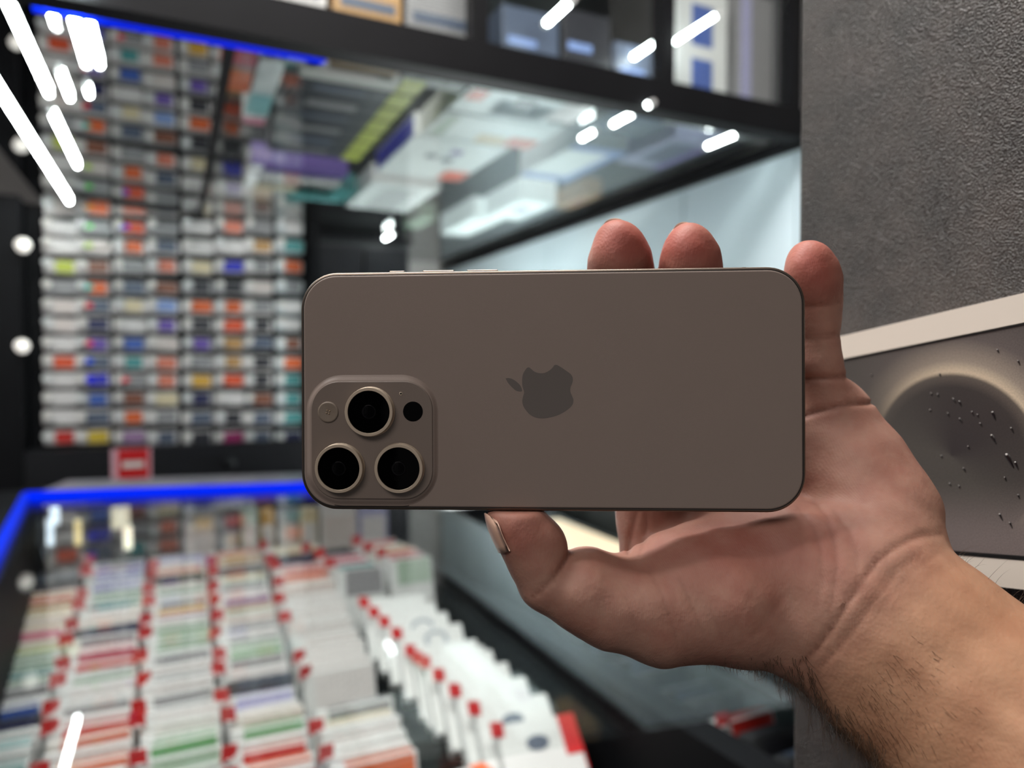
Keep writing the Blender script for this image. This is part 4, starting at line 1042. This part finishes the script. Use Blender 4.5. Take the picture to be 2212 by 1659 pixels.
# upright pale boxes and lamp reflections built as glowing bars, back of the counter
for k, (a, b, cn, top) in enumerate(((392, 470, 'grey', 1100), (478, 512, 'slate', 1120), (520, 556, 'sage', 1100), (562, 592, 'amber', 1100), (598, 640, 'grey', 1100), (645, 684, 'cream', 1098), (690, 768, 'white', 1085), (772, 834, 'lilac', 1085))):
    yv = 1.60; q0, q1 = on_y(a, 1120, yv), on_y(b, 1120, yv); zt = min(on_y(a, top, yv).z, ZC - .02)
    o = link('upright_box', rbox_mesh('upright_box', q1.x - q0.x, .03, .20, .002, 2), P_(cn), None, ((q0.x + q1.x) / 2, yv + .0, zt - .20))
    tag(o, f'{cn} box standing upright at the back of the counter, {ORD[k]} from left', 'box', 'upright boxes at the back of the counter')
    MB().box(-(q1.x - q0.x) * .4, (q1.x - q0.x) * .4, -.0162, -.0151, .06, .17).build('front_print', P_('white' if k % 2 else 'warm white'), o)
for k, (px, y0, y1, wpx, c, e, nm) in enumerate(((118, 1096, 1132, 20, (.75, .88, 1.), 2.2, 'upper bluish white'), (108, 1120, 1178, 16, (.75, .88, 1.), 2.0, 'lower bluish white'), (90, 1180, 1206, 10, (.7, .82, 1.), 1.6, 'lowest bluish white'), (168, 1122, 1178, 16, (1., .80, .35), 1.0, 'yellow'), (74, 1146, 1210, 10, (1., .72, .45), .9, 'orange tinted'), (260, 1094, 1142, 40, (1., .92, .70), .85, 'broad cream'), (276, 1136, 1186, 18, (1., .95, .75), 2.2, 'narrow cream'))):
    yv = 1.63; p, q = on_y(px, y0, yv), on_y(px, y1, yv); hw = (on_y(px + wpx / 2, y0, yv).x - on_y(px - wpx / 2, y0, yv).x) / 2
    g = empty('reflection_bar', (p.x, yv, (p.z + q.z) / 2)); tag(g, f'{nm} glowing bar standing for a lamp reflection in the back left of the counter', 'lamp', 'lamp reflections built as bars in the counter')  # reflected lamps in the glass, built as emitting bars
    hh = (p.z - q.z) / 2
    link('reflection_face', rbox_mesh('reflection_face', hw * 2, .006, hh * 2, .0025, 2, False), mat('reflection_lit_%d' % k, c, .4, emit=e, emit_color=c), g)
    MB().box(-hw * .6, hw * .6, .0035, .007, -hh, hh).build('bar_back', M_DARK, g)

# right-hand tinted counter, black partition, warm strip along the wall, added fill light
def strip_poly(name, pts, z0, z1, m, label, cat):
    c = sum((Vector((*p, 0)) for p in pts), Vector()) / len(pts)
    o = poly_prism(name, [Vector((*p, 0)) for p in pts], z0, z1, m, None, c); o.location = (c.x, c.y, 0); return tag(o, label, cat)
strip_poly('counter_partition', [(.485, 1.50), (.515, 1.50), (.60, .42), (.555, .42)], zr(-.70), zr(-.43), M_BLACK, 'black partition between the packs and the tinted glass counter', 'partition')
tcn = empty('tinted_counter', (.85, .8, 0)); tag(tcn, 'dark counter with a grey green glass top, behind the thumb', 'counter')
MB().box(-.20, .26, -.42, .34, zr(-.405), zr(-.395)).build('glass_top', M_DARKGLASS, tcn)
MB().box(-.18, .26, -.42, .33, 0.02, zr(-.60)).build('counter_body', mat('counter_body_grey', (.05, .06, .06), .5, noise=.1), tcn)
for i in range(11):
    y = 1.10 - i * .055; cn = ['slate', 'dark grey', 'slate', 'black', 'slate', 'dark grey', 'red', 'dark grey', 'slate', 'grey', 'red orange'][i]  # mirror image of the filed packs, built as dark solid packs
    o = filed_pack(.705 + .004 * i, y, .095, .03, cn, f'{cn} pack standing for a reflection under the tinted glass, {ORD[i]} from the back', 'pack reflections built under the tinted glass', i in (6, 9), z=zr(-.50))
ZL = zr(-.42)
lt = empty('table_and_fill_light', (.865, 1.50, 0)); tag(lt, 'narrow low table with a softly lit cream top, seen between thumb and palm', 'table')
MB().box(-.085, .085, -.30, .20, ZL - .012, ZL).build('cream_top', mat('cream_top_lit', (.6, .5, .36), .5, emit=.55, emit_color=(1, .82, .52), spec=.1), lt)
MB().box(-.095, -.086, -.31, .29, ZL - .03, ZL + .004).build('rim', M_DARK, lt); MB().box(.086, .095, -.31, .29, ZL - .03, ZL + .004).build('rim', M_DARK, lt)
MB().box(-.09, .09, -.305, .285, .06, ZL - .031).build('table_body', M_CHARCOAL, lt)
for sx in (-.07, .07):
    for sy in (-.27, .25): MB().tube((sx, sy, 0), (sx, sy, .06), .012, 10).build('foot', M_CHROME, lt)
lt = empty('table_and_fill_light', (.92, 2.27, 0)); tag(lt, 'added fill light shaped as a wide glowing table, hidden behind the held phone', 'table')
MB().box(-.16, .19, -.20, .225, ZL - .012, ZL).build('fill_light_top', mat('fill_light_lit', (1, .97, .92), .4, emit=42.0, emit_color=(.95, 1, .98)), lt)  # added emitter that lights the box undersides on the shelf above
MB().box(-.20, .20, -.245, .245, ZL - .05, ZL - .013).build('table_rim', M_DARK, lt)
MB().box(-.19, .19, -.235, .235, .06, ZL - .051).build('table_body', M_CHARCOAL, lt)
for sx in (-.16, .16):
    for sy in (-.2, .2): MB().tube((sx, sy, 0), (sx, sy, .06), .012, 10).build('foot', M_CHROME, lt)  # feet of the added fill light
